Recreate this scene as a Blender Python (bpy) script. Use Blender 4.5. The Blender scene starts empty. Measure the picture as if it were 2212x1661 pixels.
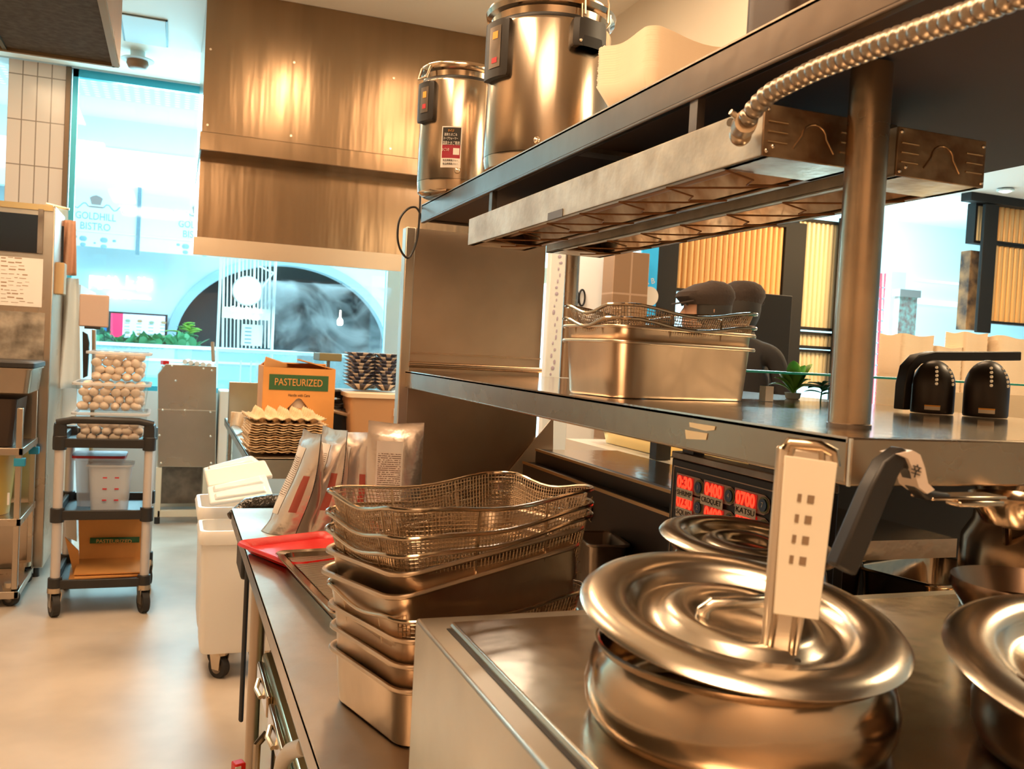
import bpy, bmesh, math, random
from mathutils import Vector, Matrix, noise
random.seed(7)
PI = math.pi
sc = bpy.context.scene
COL = sc.collection
# ------------------------------------------------------------------ camera
YAW, PIT, ROL, FPX, EYE = math.radians(20.4813), math.radians(1.93811), math.radians(3.0304), 1971.56, 1.40
fwd = Vector((math.sin(YAW)*math.cos(PIT), math.cos(YAW)*math.cos(PIT), -math.sin(PIT)))
rt = Vector((math.cos(YAW), -math.sin(YAW), 0)); upv = rt.cross(fwd)
RT = rt*math.cos(ROL)+upv*math.sin(ROL); UP = -rt*math.sin(ROL)+upv*math.cos(ROL)
cam_d = bpy.data.cameras.new('camera'); cam = bpy.data.objects.new('camera', cam_d); COL.objects.link(cam)
cam.matrix_world = Matrix(((RT.x, UP.x, -fwd.x, 0), (RT.y, UP.y, -fwd.y, 0), (RT.z, UP.z, -fwd.z, EYE), (0, 0, 0, 1)))
cam_d.sensor_width = 36; cam_d.lens = 36*FPX/2212; cam_d.clip_start = .02; cam_d.clip_end = 100
cam_d.dof.use_dof = True; cam_d.dof.focus_distance = 2.0; cam_d.dof.aperture_fstop = 11
sc.camera = cam
# ------------------------------------------------------------------ world, lights, exposure
w = bpy.data.worlds.new('world'); sc.world = w; w.use_nodes = True
w.node_tree.nodes['Background'].inputs[0].default_value = (.42, .62, .72, 1)
w.node_tree.nodes['Background'].inputs[1].default_value = .35
sc.view_settings.view_transform = 'Standard'; sc.view_settings.look = 'None'
sc.view_settings.gamma = 1; sc.view_settings.use_curve_mapping = False
sc.view_settings.exposure = 0.12
def area(name, loc, size, power, col, rot=(0, 0, 0), sy=None):
    l = bpy.data.lights.new(name, 'AREA'); l.energy = power; l.color = col; l.size = size
    if sy: l.shape = 'RECTANGLE'; l.size_y = sy
    o = bpy.data.objects.new(name, l); COL.objects.link(o); o.location = loc; o.rotation_euler = rot
    return o
WARM = (1, .67, .40); COOL = (.60, .91, 1)
for x, y, p, s in ((-.75, 1.3, 40, .3), (-.55, 3.0, 42, .3), (-.9, 4.6, 30, .3), (-1.0, 6.6, 13, .3), (1.9, 2.6, 22, .3), (.72, 3.6, 22, .13), (1.55, 3.9, 8, .3), (-.2, -.3, 62, 1.3)):
    area('ceiling_lamp_and_fill_light', (x, y, 3.36), s, p, WARM, sy=1.2)  # includes added fill above the camera for the lids and another for the tiles
area('hood_lamp_light', (-1.5, 1.3, 2.05), .5, 26, (1, .68, .38), rot=(0, .9, 0))
area('shopfront_fill_light', (.2, 9.4, 3.0), 1.6, 130, (.45, .88, 1), rot=(-1.85, 0, 0))  # added cool fill aimed into the kitchen to turn its ceiling cyan
area('pass_lamp_light', (2.4, 1.0, 2.6), .5, 22, (1, .74, .45), rot=(0, .5, 0))
area('counter_lamp_light', (4.6, 4.2, 2.7), 1.2, 85, (1, .64, .3))
area('shop_lamp_light', (1.9, 4.9, 2.7), .6, 16, (1, .85, .7))
for x, y in ((-1.5, 10.2), (2.2, 10.2), (-1.6, 13.2), (3, 13.2), (6.5, 9.5), (9, 12.5)):
    area('concourse_lamp_light', (x, y, 4.9), 2.4, 190 if x < 5 else 900, COOL)
area('concourse_right_fill_light', (13, 14, 3.2), 5, 380, (.7, .95, 1), rot=(PI, 0, 0), sy=4)  # free-hanging uplight, added to brighten the right concourse ceiling
area('concourse_lamp_light', (13.5, 12.5, 4.9), 2.4, 380, COOL)
area('concourse_cove_light', (1, 16.4, 3.7), 7, 30, (.75, .95, 1), rot=(PI, 0, 0), sy=.3)
# ------------------------------------------------------------------ helpers
def ray(x, y): return (x-1106)*RT/FPX - (y-830.5)*UP/FPX + fwd
def iz(x, y, z): d = ray(x, y); return Vector((0, 0, EYE)) + d*((z-EYE)/d.z)
def iy(x, y, Y): d = ray(x, y); return Vector((0, 0, EYE)) + d*(Y/d.y)
def ix(x, y, X): d = ray(x, y); return Vector((0, 0, EYE)) + d*(X/d.x)
WO = {}
def tagit(o, label=None, cat=None, group=None, kind=None):
    if label: o['label'] = label
    if cat: o['category'] = cat
    if group: o['group'] = group
    if kind: o['kind'] = kind
    return o
def thing(name, loc, label, cat, rz=0, group=None, rot=None):
    o = bpy.data.objects.new(name, None); COL.objects.link(o); o.location = loc
    o.rotation_euler = rot if rot else (0, 0, rz); o.empty_display_size = .05
    WO[o.name] = Vector(loc)
    return tagit(o, label, cat, group)
def kids(o): return [c for c in bpy.data.objects if c.parent == o]
def dup(root, loc=None, rot=None, label=None, group=None, par=None):
    c = root.copy(); COL.objects.link(c)
    if par: c.parent = par
    if loc is not None: c.location = loc
    if rot is not None: c.rotation_euler = rot
    if label: c['label'] = label
    if group: c['group'] = group
    for k in kids(root):
        dup(k, par=c)
    return c
class MB:
    def __init__(s): s.v = []; s.f = []
    def add(s, vs, fs, M=None):
        n = len(s.v)
        s.v += [(M @ Vector(v)) if M else Vector(v) for v in vs]
        s.f += [tuple(i+n for i in f) for f in fs]; return s
    def box(s, c, d, rz=0, M=None):
        a, b, h = d[0]/2, d[1]/2, d[2]/2; R = Matrix.Translation(Vector(c)) @ Matrix.Rotation(rz, 4, 'Z')
        if M: R = M @ R
        return s.add([(x, y, z) for z in (-h, h) for y in (-b, b) for x in (-a, a)],
                     [(0, 2, 3, 1), (4, 5, 7, 6), (0, 1, 5, 4), (2, 6, 7, 3), (0, 4, 6, 2), (1, 3, 7, 5)], R)
    def bb(s, x0, x1, y0, y1, z0, z1): return s.box(((x0+x1)/2, (y0+y1)/2, (z0+z1)/2), (abs(x1-x0), abs(y1-y0), abs(z1-z0)))
    def loft(s, loops, capa=True, capb=True, closed=True):
        n = len(loops[0]); vs = [p for l in loops for p in l]; fs = []
        for i in range(len(loops)-1):
            for j in range(n if closed else n-1):
                k = (j+1) % n; fs.append((i*n+j, i*n+k, (i+1)*n+k, (i+1)*n+j))
        if capa: fs.append(tuple(range(n))[::-1])
        if capb: fs.append(tuple(range((len(loops)-1)*n, len(loops)*n)))
        return s.add(vs, fs)
    def tube(s, path, r, n=8, caps=True, closed=False):
        P = [Vector(p) for p in path]; m = len(P); R = r if hasattr(r, '__len__') else [r]*m; loops = []; u = None
        for i in range(m):
            if closed: t = P[(i+1) % m]-P[i-1]
            else: t = P[min(i+1, m-1)]-P[max(i-1, 0)]
            t.normalize()
            if u is None: u = t.orthogonal().normalized()
            else:
                u = u-t*u.dot(t)
                u = u.normalized() if u.length > 1e-6 else t.orthogonal().normalized()
            b = t.cross(u)
            loops.append([P[i]+(u*math.cos(2*PI*k/n)+b*math.sin(2*PI*k/n))*R[i] for k in range(n)])
        if closed: loops.append(loops[0]); caps = False
        return s.loft(loops, caps, caps)
    def cyl(s, a, b, r, r2=None, n=20): return s.tube([a, b], [r, r if r2 is None else r2], n)
    def lathe(s, prof, c=(0, 0, 0), n=48, capa=True, capb=True):
        c = Vector(c)
        return s.loft([[c+Vector((r*math.cos(2*PI*k/n), r*math.sin(2*PI*k/n), z)) for k in range(n)] for r, z in prof], capa, capb)
    def prism(s, pts, d0, d1, M=None):
        # polygon in the local x-y plane extruded from z=d0 to d1
        n = len(pts); vs = [(x, y, d0) for x, y in pts]+[(x, y, d1) for x, y in pts]
        return s.add(vs, [tuple(range(n))[::-1], tuple(range(n, 2*n))]+[(i, (i+1) % n, n+(i+1) % n, n+i) for i in range(n)], M)
    def ell(s, c, r, nu=16, nv=10):
        c = Vector(c); L = []
        for i in range(1, nv):
            a = PI*i/nv-PI/2
            L.append([c+Vector((r[0]*math.cos(a)*math.cos(2*PI*k/nu), r[1]*math.cos(a)*math.sin(2*PI*k/nu), r[2]*math.sin(a))) for k in range(nu)])
        return s.loft(L)
    def build(s, name, mat, par=None, bev=0, smooth=True, solid=0, local=False, ang=40, loc=None):
        me = bpy.data.meshes.new(name); V = s.v
        if local: off = Vector((0, 0, 0))
        elif par is not None: off = WO[par.name]
        else:
            xs = [v.x for v in V]; ys = [v.y for v in V]; zs = [v.z for v in V]
            off = Vector(((min(xs)+max(xs))/2, (min(ys)+max(ys))/2, min(zs)))
        me.from_pydata([v-off for v in V], [], s.f)
        bm = bmesh.new(); bm.from_mesh(me); bmesh.ops.recalc_face_normals(bm, faces=bm.faces); bm.to_mesh(me); bm.free()
        if smooth:
            me.shade_smooth(); me.set_sharp_from_angle(angle=math.radians(ang))
        o = bpy.data.objects.new(name, me); COL.objects.link(o); me.materials.append(mat)
        if par is not None: o.parent = par; WO[o.name] = off
        else: o.location = (0, 0, 0) if local else off; WO[o.name] = off
        if loc is not None: o.location = loc
        if solid:
            m = o.modifiers.new('solid', 'SOLIDIFY'); m.thickness = solid; m.offset = 0
        if bev:
            m = o.modifiers.new('bevel', 'BEVEL'); m.width = bev; m.segments = 2; m.limit_method = 'ANGLE'; m.angle_limit = math.radians(50)
        return o
def struct(o): o['kind'] = 'structure'; return o
def text(s, size, mat, M, par=None, name='lettering', ext=.0006, align='CENTER', width=None, bold=0):
    c = bpy.data.curves.new('t', 'FONT'); c.body = s; c.size = size; c.extrude = ext; c.align_x = align; c.align_y = 'CENTER'; c.resolution_u = 3; c.offset = bold
    t = bpy.data.objects.new('t', c); COL.objects.link(t); bpy.context.view_layer.update()
    me = bpy.data.meshes.new_from_object(t.evaluated_get(bpy.context.evaluated_depsgraph_get()))
    bpy.data.objects.remove(t); me.name = name; me.materials.clear(); me.materials.append(mat)
    if width:
        xs = [v.co.x for v in me.vertices]; k = width/(max(xs)-min(xs))
        for v in me.vertices: v.co.x *= k
    o = bpy.data.objects.new(name, me); COL.objects.link(o)
    if par is not None: o.parent = par; M = Matrix.Translation(-WO[par.name]) @ M
    o.matrix_local = M
    return o
def frame(o, xd, yd):
    xd = Vector(xd).normalized(); yd = Vector(yd); yd = (yd-xd*yd.dot(xd)).normalized(); z = xd.cross(yd)
    return Matrix(((xd.x, yd.x, z.x, o[0]), (xd.y, yd.y, z.y, o[1]), (xd.z, yd.z, z.z, o[2]), (0, 0, 0, 1)))
def rr(w, l, r, n=5):
    # rounded rectangle, w along x, l along y, with side subdivisions; returns (x, y, s) with s = 0 at corners .. 1 mid side
    out = []; hw, hl = w/2-r, l/2-r
    cs = [(hw, hl, 0), (-hw, hl, 1), (-hw, -hl, 2), (hw, -hl, 3)]
    for q, (cx, cy, k) in enumerate(cs):
        for i in range(n+1):
            a = PI/2*(k+i/n); out.append((cx+r*math.cos(a), cy+r*math.sin(a), 0))
        nx, ny, nk = cs[(q+1) % 4]; a = PI/2*(k+1)
        p = (cx+r*math.cos(a), cy+r*math.sin(a)); e = (nx+r*math.cos(a), ny+r*math.sin(a))
        for i in range(1, 8):
            t = i/8; out.append((p[0]+(e[0]-p[0])*t, p[1]+(e[1]-p[1])*t, math.sin(PI*t)**1.5))
    return out
def loop(w, l, r, z, sag=0, n=5): return [Vector((x, y, z-sag*s)) for x, y, s in rr(w, l, r, n)]
# ------------------------------------------------------------------ materials
def mat(name, col=(.8, .8, .8), met=0, rough=.5, bump=0, bscale=40, noisec=0, nscale=6, col2=None, emis=None, estr=0, trans=0, stretch=None, alpha=1, coat=0, sss=0):
    m = bpy.data.materials.new(name); m.use_nodes = True; N = m.node_tree.nodes; L = m.node_tree.links; b = N['Principled BSDF']
    b.inputs['Base Color'].default_value = (*col, 1); b.inputs['Metallic'].default_value = met; b.inputs['Roughness'].default_value = rough
    b.inputs['Transmission Weight'].default_value = trans; b.inputs['Alpha'].default_value = alpha; b.inputs['Coat Weight'].default_value = coat
    if sss: b.inputs['Subsurface Weight'].default_value = sss; b.inputs['Subsurface Radius'].default_value = (.02, .015, .01)
    if emis: b.inputs['Emission Color'].default_value = (*emis, 1); b.inputs['Emission Strength'].default_value = estr
    if bump or noisec:
        tc = N.new('ShaderNodeTexCoord'); mp = N.new('ShaderNodeMapping'); L.new(tc.outputs['Object'], mp.inputs[0])
        if stretch: mp.inputs['Scale'].default_value = stretch
    if noisec:
        nz = N.new('ShaderNodeTexNoise'); nz.inputs['Scale'].default_value = nscale; nz.inputs['Detail'].default_value = 4; L.new(mp.outputs[0], nz.inputs[0])
        mx = N.new('ShaderNodeMix'); mx.data_type = 'RGBA'; rp = N.new('ShaderNodeMapRange'); rp.inputs[1].default_value = .35; rp.inputs[2].default_value = .65
        L.new(nz.outputs[0], rp.inputs[0]); L.new(rp.outputs[0], mx.inputs[0])
        c2 = col2 if col2 else tuple(c*(1-noisec) for c in col)
        mx.inputs[6].default_value = (*col, 1); mx.inputs[7].default_value = (*c2, 1); L.new(mx.outputs[2], b.inputs['Base Color'])
        if met:
            r2 = N.new('ShaderNodeMapRange'); r2.inputs[3].default_value = rough*.8; r2.inputs[4].default_value = min(1, rough*1.35); L.new(nz.outputs[0], r2.inputs[0]); L.new(r2.outputs[0], b.inputs['Roughness'])
    if bump:
        nb = N.new('ShaderNodeTexNoise'); nb.inputs['Scale'].default_value = bscale; nb.inputs['Detail'].default_value = 3; L.new(mp.outputs[0], nb.inputs[0])
        bp = N.new('ShaderNodeBump'); bp.inputs['Strength'].default_value = bump; bp.inputs['Distance'].default_value = .01; L.new(nb.outputs[0], bp.inputs['Height']); L.new(bp.outputs[0], b.inputs['Normal'])
    return m
steel = mat('brushed_steel', (.56, .46, .36), 1, .27, bump=.12, bscale=6, noisec=.18, nscale=3, stretch=(1, 1, 1))
steel_v = mat('brushed_hood_steel', (.36, .25, .155), 1, .2, bump=.5, bscale=2.2, noisec=.2, nscale=2, stretch=(2.6, 1, .3))
steel_t = mat('worktop_steel', (.56, .47, .37), 1, .33, bump=.1, bscale=30, noisec=.25, nscale=5)
steel_p = mat('polished_steel', (.6, .47, .34), 1, .15, bump=.1, bscale=9, noisec=.1, nscale=7)
steel_pan = mat('satin_pan_steel', (.72, .56, .41), 1, .31, bump=.12, bscale=10, noisec=.25, nscale=8, stretch=(1, 1, .4))
steel_w = mat('wire_steel', (.6, .48, .35), 1, .3)
steel_d = mat('dark_worn_steel', (.3, .24, .19), 1, .38, bump=.2, bscale=12, noisec=.5, nscale=9)
lidm = mat('satin_lid_steel', (.96, .86, .72), 1, .22, bump=.1, bscale=7, noisec=.2, nscale=11)
rail = mat('painted_heater_housing', (.62, .56, .45), .5, .42, bump=.15, bscale=30, noisec=.35, nscale=14)
rusty = mat('heat_stained_steel', (.42, .3, .18), .8, .4, bump=.3, bscale=25, noisec=.8, nscale=16, col2=(.16, .07, .03))
reflm = mat('heater_reflector', (.7, .6, .46), .9, .3, bump=.4, bscale=16, noisec=.5, nscale=10, col2=(.3, .17, .08))
black = mat('black_plastic', (.02, .017, .015), 0, .42)
blackg = mat('black_gloss', (.012, .011, .012), 0, .18)
rubber = mat('rubber', (.025, .022, .02), 0, .7)
cream = mat('cream_paint', (.88, .80, .66), 0, .6)
wall_m = mat('white_paint', (.8, .8, .78), 0, .6)
white_pl = mat('white_plastic', (.93, .91, .87), 0, .4, sss=.1)
lid_pl = mat('clear_lid_plastic', (.86, .95, 1), 0, .2, coat=.5)
grey_post = mat('grey_cart_post', (.62, .56, .52), .3, .4)
red_pl = mat('red_plastic', (.78, .012, .008), 0, .35, bump=.1, bscale=60)
card = mat('cardboard', (.72, .33, .09), 0, .8, noisec=.12, nscale=5)
card_d = mat('cardboard_inside', (.5, .26, .1), 0, .85)
green_ink = mat('green_ink', (.03, .11, .035), 0, .7)
black_ink = mat('black_ink', (.03, .025, .02), 0, .7)
pulp = mat('moulded_pulp', (.8, .56, .32), 0, .9, bump=.5, bscale=90, noisec=.2, nscale=12)
eggm = mat('eggshell', (.95, .8, .68), 0, .5, sss=.1)
foil = mat('foil_pouch', (.78, .7, .64), .85, .27, bump=.35, bscale=18)
paper = mat('paper', (.85, .8, .74), 0, .7)
papertray = mat('beige_paperboard', (.9, .74, .54), 0, .75, noisec=.08, nscale=8)
rust_dot = mat('brown_hole_rim', (.3, .1, .03), 0, .7)
bluebowl = mat('navy_glaze', (.03, .035, .08), 0, .15, coat=.6)
whitebowl = mat('cream_glaze', (.75, .66, .58), 0, .2, coat=.6)
red_ink = mat('red_ink', (.55, .03, .04), 0, .5)
orange_ink = mat('orange_ink', (.9, .4, .05), 0, .5)
blue_ink = mat('blue_tape', (.02, .3, .5), 0, .5)
brown_dk = mat('dark_brown_coating', (.05, .03, .02), .3, .35)
wallgrey = mat('pale_blue_plaster', (.64, .78, .83), 0, .7)
concw = mat('pale_ceiling_paint', (.72, .87, .9), 0, .7)
capm = mat('dark_brown_cap_cloth', (.045, .03, .023), 0, .9, bump=.3, bscale=60)
skinm = mat('skin', (.55, .3, .19), 0, .5, sss=.1)
clothm = mat('black_uniform_cloth', (.02, .018, .018), 0, .85, bump=.3, bscale=20)
redcloth = mat('red_collar_cloth', (.6, .06, .03), 0, .8)
leafm = mat('leaf', (.34, .68, .1), 0, .4, noisec=.3, nscale=20)
leafd = mat('dark_leaf', (.04, .26, .1), 0, .5)
amber = mat('amber_bucket_plastic', (.75, .5, .12), 0, .35)
goldrib = mat('gold_ribbed_panel', (.85, .5, .2), .15, .35)
paleglass = mat('pale_ribbed_panel', (.85, .75, .5), .15, .35)
frame_m = mat('dark_frame', (.004, .003, .0025), 0, .65)
olive = mat('green_hose', (.1, .13, .02), 0, .5)
screw = mat('screw_head', (.85, .75, .62), 1, .25)
gelm = mat('red_led_glow', (.5, .01, .005), 0, .4, emis=(1, .03, .01), estr=2.6)
ledbg = mat('led_window', (.25, .005, .003), 0, .3, emis=(1, .01, .005), estr=.25)
bluebtn = mat('blue_button', (.01, .06, .16), 0, .3)
olivering = mat('olive_button_ring', (.2, .2, .05), 0, .4)
signglow = mat('white_sign_glow', (1, 1, 1), 0, .5, emis=(.8, .97, 1), estr=1.7)
warmglow = mat('warm_lamp_glow', (1, 1, 1), 0, .5, emis=(1, .85, .6), estr=8)
coolglow = mat('cove_lamp_glow', (1, 1, 1), 0, .5, emis=(.85, .97, 1), estr=.8)
screen_b = mat('menu_screen_blue', (.02, .15, .4), 0, .3, emis=(.0, .18, .55), estr=.8)
screen_w = mat('menu_screen_white', (.5, .55, .8), 0, .3, emis=(.5, .6, .95), estr=1.1)
screen_r = mat('menu_screen_red', (.7, .02, .1), 0, .3, emis=(1, .03, .15), estr=.8)
bannerm = mat('backlit_banner', (.66, .78, .8), 0, .6, emis=(.7, .95, 1), estr=.05)
greyink = mat('grey_ink', (.2, .33, .38), 0, .6)
apronm = mat('white_apron_cloth', (.92, .98, 1), 0, .7, bump=.4, bscale=10)
tanboard = mat('tan_plastic_board', (.55, .4, .32), 0, .6)
tealm = mat('teal_glass_edge', (.02, .35, .3), 0, .2)
redlat = mat('red_lattice_paint', (.7, .06, .08), 0, .5)
def glassmat(name, tint, f=.12, rough=.03):
    m = bpy.data.materials.new(name); m.use_nodes = True; N = m.node_tree.nodes; L = m.node_tree.links; N.remove(N['Principled BSDF'])
    t = N.new('ShaderNodeBsdfTransparent'); t.inputs[0].default_value = (*tint, 1); g = N.new('ShaderNodeBsdfGlossy'); g.inputs['Roughness'].default_value = rough
    mx = N.new('ShaderNodeMixShader'); mx.inputs[0].default_value = f; L.new(t.outputs[0], mx.inputs[1]); L.new(g.outputs[0], mx.inputs[2]); L.new(mx.outputs[0], N['Material Output'].inputs[0])
    return m
glassm = glassmat('window_glass', (.93, .98, 1), .04)
clearpl = glassmat('clear_plastic', (.9, .9, .88), .12, .12)
def frost(name, col, a=.45):
    m = glassmat(name, (1, 1, 1), 0); N = m.node_tree.nodes; L = m.node_tree.links
    d = N.new('ShaderNodeBsdfDiffuse'); d.inputs[0].default_value = (*col, 1); mx = [n for n in N if n.type == 'MIX_SHADER'][0]
    L.new(d.outputs[0], mx.inputs[2]); mx.inputs[0].default_value = a; return m
frostm = frost('frosted_plastic', (.7, .72, .74), .55)
lined = frost('case_glass', (.6, .85, .88), .3)
def tilemat(name, col, grout, w, h, axis='XZ', mortar=.004, rough=.2, offs=0.0):
    m = mat(name, col, 0, rough); N = m.node_tree.nodes; L = m.node_tree.links; b = N['Principled BSDF']
    tc = N.new('ShaderNodeTexCoord'); sp = N.new('ShaderNodeSeparateXYZ'); cb = N.new('ShaderNodeCombineXYZ'); L.new(tc.outputs['Object'], sp.inputs[0])
    L.new(sp.outputs['XYZ'.index(axis[0])], cb.inputs[0]); L.new(sp.outputs['XYZ'.index(axis[1])], cb.inputs[1])
    br = N.new('ShaderNodeTexBrick'); br.offset = offs; br.inputs['Scale'].default_value = 1; br.inputs['Brick Width'].default_value = w; br.inputs['Row Height'].default_value = h
    br.inputs['Mortar Size'].default_value = mortar; br.inputs['Color1'].default_value = (*col, 1); br.inputs['Color2'].default_value = (*[c*.96 for c in col], 1); br.inputs['Mortar'].default_value = (*grout, 1)
    L.new(cb.outputs[0], br.inputs[0]); L.new(br.outputs[0], b.inputs['Base Color']); return m
tiles = tilemat('cream_wall_tiles', (.84, .66, .54), (.3, .2, .14), .098, .335)
def stripes(name, c1, c2, per, axis, duty=.5):
    m = mat(name, c1, 0, .6); N = m.node_tree.nodes; L = m.node_tree.links; b = N['Principled BSDF']
    tc = N.new('ShaderNodeTexCoord'); sp = N.new('ShaderNodeSeparateXYZ'); L.new(tc.outputs['Object'], sp.inputs[0])
    mu = N.new('ShaderNodeMath'); mu.operation = 'DIVIDE'; mu.inputs[1].default_value = per; L.new(sp.outputs[axis], mu.inputs[0])
    fr = N.new('ShaderNodeMath'); fr.operation = 'FRACT'; L.new(mu.outputs[0], fr.inputs[0])
    nz = N.new('ShaderNodeTexNoise'); nz.inputs['Scale'].default_value = 1; mp = N.new('ShaderNodeMapping'); sv = [260, 260, 260]; sv[axis] = 1/per*1.0
    mp.inputs['Scale'].default_value = sv; L.new(tc.outputs['Object'], mp.inputs[0]); L.new(mp.outputs[0], nz.inputs[0])
    gt = N.new('ShaderNodeMath'); gt.operation = 'LESS_THAN'; gt.inputs[1].default_value = duty; L.new(fr.outputs[0], gt.inputs[0])
    g2 = N.new('ShaderNodeMath'); g2.operation = 'GREATER_THAN'; g2.inputs[1].default_value = .43; L.new(nz.outputs[0], g2.inputs[0])
    m2 = N.new('ShaderNodeMath'); m2.operation = 'MULTIPLY'; L.new(gt.outputs[0], m2.inputs[0]); L.new(g2.outputs[0], m2.inputs[1])
    mx = N.new('ShaderNodeMix'); mx.data_type = 'RGBA'; mx.inputs[6].default_value = (*c1, 1); mx.inputs[7].default_value = (*c2, 1); L.new(m2.outputs[0], mx.inputs[0]); L.new(mx.outputs[2], b.inputs['Base Color'])
    return m
smallprint = stripes('small_print_paper', (.84, .76, .68), (.2, .13, .09), .0056, 2, .42)
bowlstripe = None
def dotmat(name, c1, c2, sc_):
    m = mat(name, c1, 0, .6); N = m.node_tree.nodes; L = m.node_tree.links; b = N['Principled BSDF']
    tc = N.new('ShaderNodeTexCoord'); v = N.new('ShaderNodeTexVoronoi'); v.inputs['Scale'].default_value = sc_; v.inputs['Randomness'].default_value = 0; L.new(tc.outputs['Object'], v.inputs['Vector'])
    g = N.new('ShaderNodeMath'); g.operation = 'LESS_THAN'; g.inputs[1].default_value = .3; L.new(v.outputs['Distance'], g.inputs[0])
    mx = N.new('ShaderNodeMix'); mx.data_type = 'RGBA'; mx.inputs[6].default_value = (*c1, 1); mx.inputs[7].default_value = (*c2, 1); L.new(g.outputs[0], mx.inputs[0]); L.new(mx.outputs[2], b.inputs['Base Color']); return m
perf = dotmat('perforated_ceiling_panel', (.6, .83, .9), (.95, 1, 1), 7)
floor_m = mat('polished_concrete', (.66, .56, .46), 0, .38, bump=.08, bscale=5, noisec=.3, nscale=1.6, col2=(.44, .37, .3))
# ------------------------------------------------------------------ setting
HY, CZ, EY = 5.6, 3.40, 7.8            # hood front, kitchen ceiling, shopfront line
struct(MB().bb(-3.2, 9.5, -1.4, EY, -.05, 0).build('floor', floor_m, smooth=False))
struct(MB().bb(-6, 26, EY, 24, -.05, .0).build('floor_concourse', mat('concourse_floor', (.7, .75, .75), 0, .3), smooth=False))
struct(MB().bb(-3.2, 2.4, -1.4, EY-.05, CZ, CZ+.05).build('ceiling', cream, smooth=False))
struct(MB().bb(2.4, 9.5, -1.4, 5.5, 2.80, 2.85).build('ceiling_service', wall_m, smooth=False))
struct(MB().bb(2.36, 2.4, -1.4, 5.5, 2.80, CZ+.05).build('trim_1', cream, smooth=False))
struct(MB().bb(1.9, 9.5, 5.5, 5.6, 2.80, CZ+.05).build('wall_bulkhead', cream, smooth=False))
struct(MB().bb(-3.2, -3.1, -1.4, EY, 0, CZ).build('wall_left', mat('left_wall_paint', (.6, .5, .4), 0, .5), smooth=False))
struct(MB().bb(-3.2, 9.5, -1.5, -1.4, 0, CZ).build('wall_rear', mat('rear_wall_paint', (.55, .43, .32), 0, .5), smooth=False))
a, b_ = iy(12, 345, EY), iy(138, 300, EY)
struct(MB().bb(a.x, b_.x, EY, EY+.25, .95, CZ).build('wall_tiled', tiles, smooth=False))
struct(MB().bb(b_.x, iy(150, 300, EY).x, EY-.02, EY+.26, .95, CZ).build('trim_2', mat('corner_trim_steel', (.16, .1, .06), .6, .4), smooth=False, bev=.004))
struct(MB().bb(-3.1, 3.0, EY, EY+.2, 0, .95).build('wall_counter', mat('counter_front_paint', (.66, .66, .64), 0, .5), smooth=False))
# shopfront glass with frame
wx0, wx1 = iy(152, 300, EY).x, 3.0
f = MB(); f.bb(wx0, wx1, EY+.02, EY+.07, CZ-.06, CZ); f.bb(wx0, wx0+.04, EY+.02, EY+.07, .95, CZ); f.bb(wx0, wx1, EY+.02, EY+.07, .95, .99)
f.bb(iy(835, 650, EY).x, iy(862, 650, EY).x, EY+.02, EY+.09, .95, CZ); f.bb(1.55, 1.59, EY+.02, EY+.07, 2.3, CZ)
fr = struct(f.build('window_1', mat('blue_window_frame', (.05, .45, .62), .3, .3), smooth=False))
MB().bb(wx0+.04, wx1, EY+.04, EY+.046, .99, CZ-.06).build('pane', glassm, fr, smooth=False)
# ceiling fittings near the shopfront
t = thing('access_hatch', iz(310, 62, CZ), 'pale square access hatch set in the ceiling near the shopfront', 'hatch')
p = [iz(262, 28, CZ), iz(358, 42, CZ), iz(362, 100, CZ), iz(262, 84, CZ)]
x0, x1 = p[0].x, p[1].x; y0, y1 = (p[2].y+p[3].y)/2, (p[0].y+p[1].y)/2
MB().bb(x0, x1, y0, y1, CZ-.012, CZ-.001).build('panel', concw, t, bev=.003)
g = MB()
for q in ((x0-.01, x1+.01, y0-.012, y0), (x0-.01, x1+.01, y1, y1+.012), (x0-.012, x0, y0, y1), (x1, x1+.012, y0, y1)): g.bb(*q, CZ-.008, CZ-.001)
g.build('frame', greyink, t)
c = iz(298, 112, CZ)
t = thing('smoke_detector', c, 'brown smoke detector with round white flange on the ceiling', 'detector')
MB().lathe([(.05, 0), (.05, -.05), (.11, -.055), (.11, -.062), (.02, -.066)], c).build('flange', concw, t)
MB().lathe([(.07, -.062), (.075, -.085), (.06, -.115), (.05, -.12)], c).build('sensor', mat('brown_sensor', (.25, .12, .05), 0, .5), t)
# ------------------------------------------------------------------ extraction hood
hx0 = .11; hx1 = 2.35
t = thing('extraction_hood', (1.2, HY, 1.87), 'large stainless extraction hood over the far cooking line', 'hood')
MB().bb(hx0, hx1, HY, HY+1.3, 2.576, CZ-.002).build('canopy', steel_v, t)
MB().bb(hx0-.01, hx1, HY-.03, HY+1.3, 2.47, 2.576).build('band', steel_v, t, bev=.004)
MB().bb(hx0, hx1, HY+.17, HY+1.3, 1.99, 2.47).build('lower_panel', steel_v, t)
g = MB()
g.add([(hx0-.02, HY-.02, 1.975), (hx1, HY-.02, 1.975), (hx1, HY-.02, 1.872), (hx0-.02, HY-.02, 1.872), (hx0-.02, HY+.18, 1.995), (hx1, HY+.18, 1.995), (hx1, HY+.02, 1.872), (hx0-.02, HY+.02, 1.872)],
      [(0, 1, 2, 3), (0, 4, 5, 1), (3, 2, 6, 7), (0, 3, 7, 4), (1, 5, 6, 2), (4, 7, 6, 5)])
g.build('drip_lip', mat('bright_lip_steel', (.66, .55, .42), 1, .3, bump=.2, bscale=3), t)
for xx in (hx0+.03, hx0+.5, hx0+1.1):
    for zz in (2.62, 3.05): MB().cyl((xx, HY, zz), (xx, HY-.004, zz), .007, n=10).build('rivet', screw, t)
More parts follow.
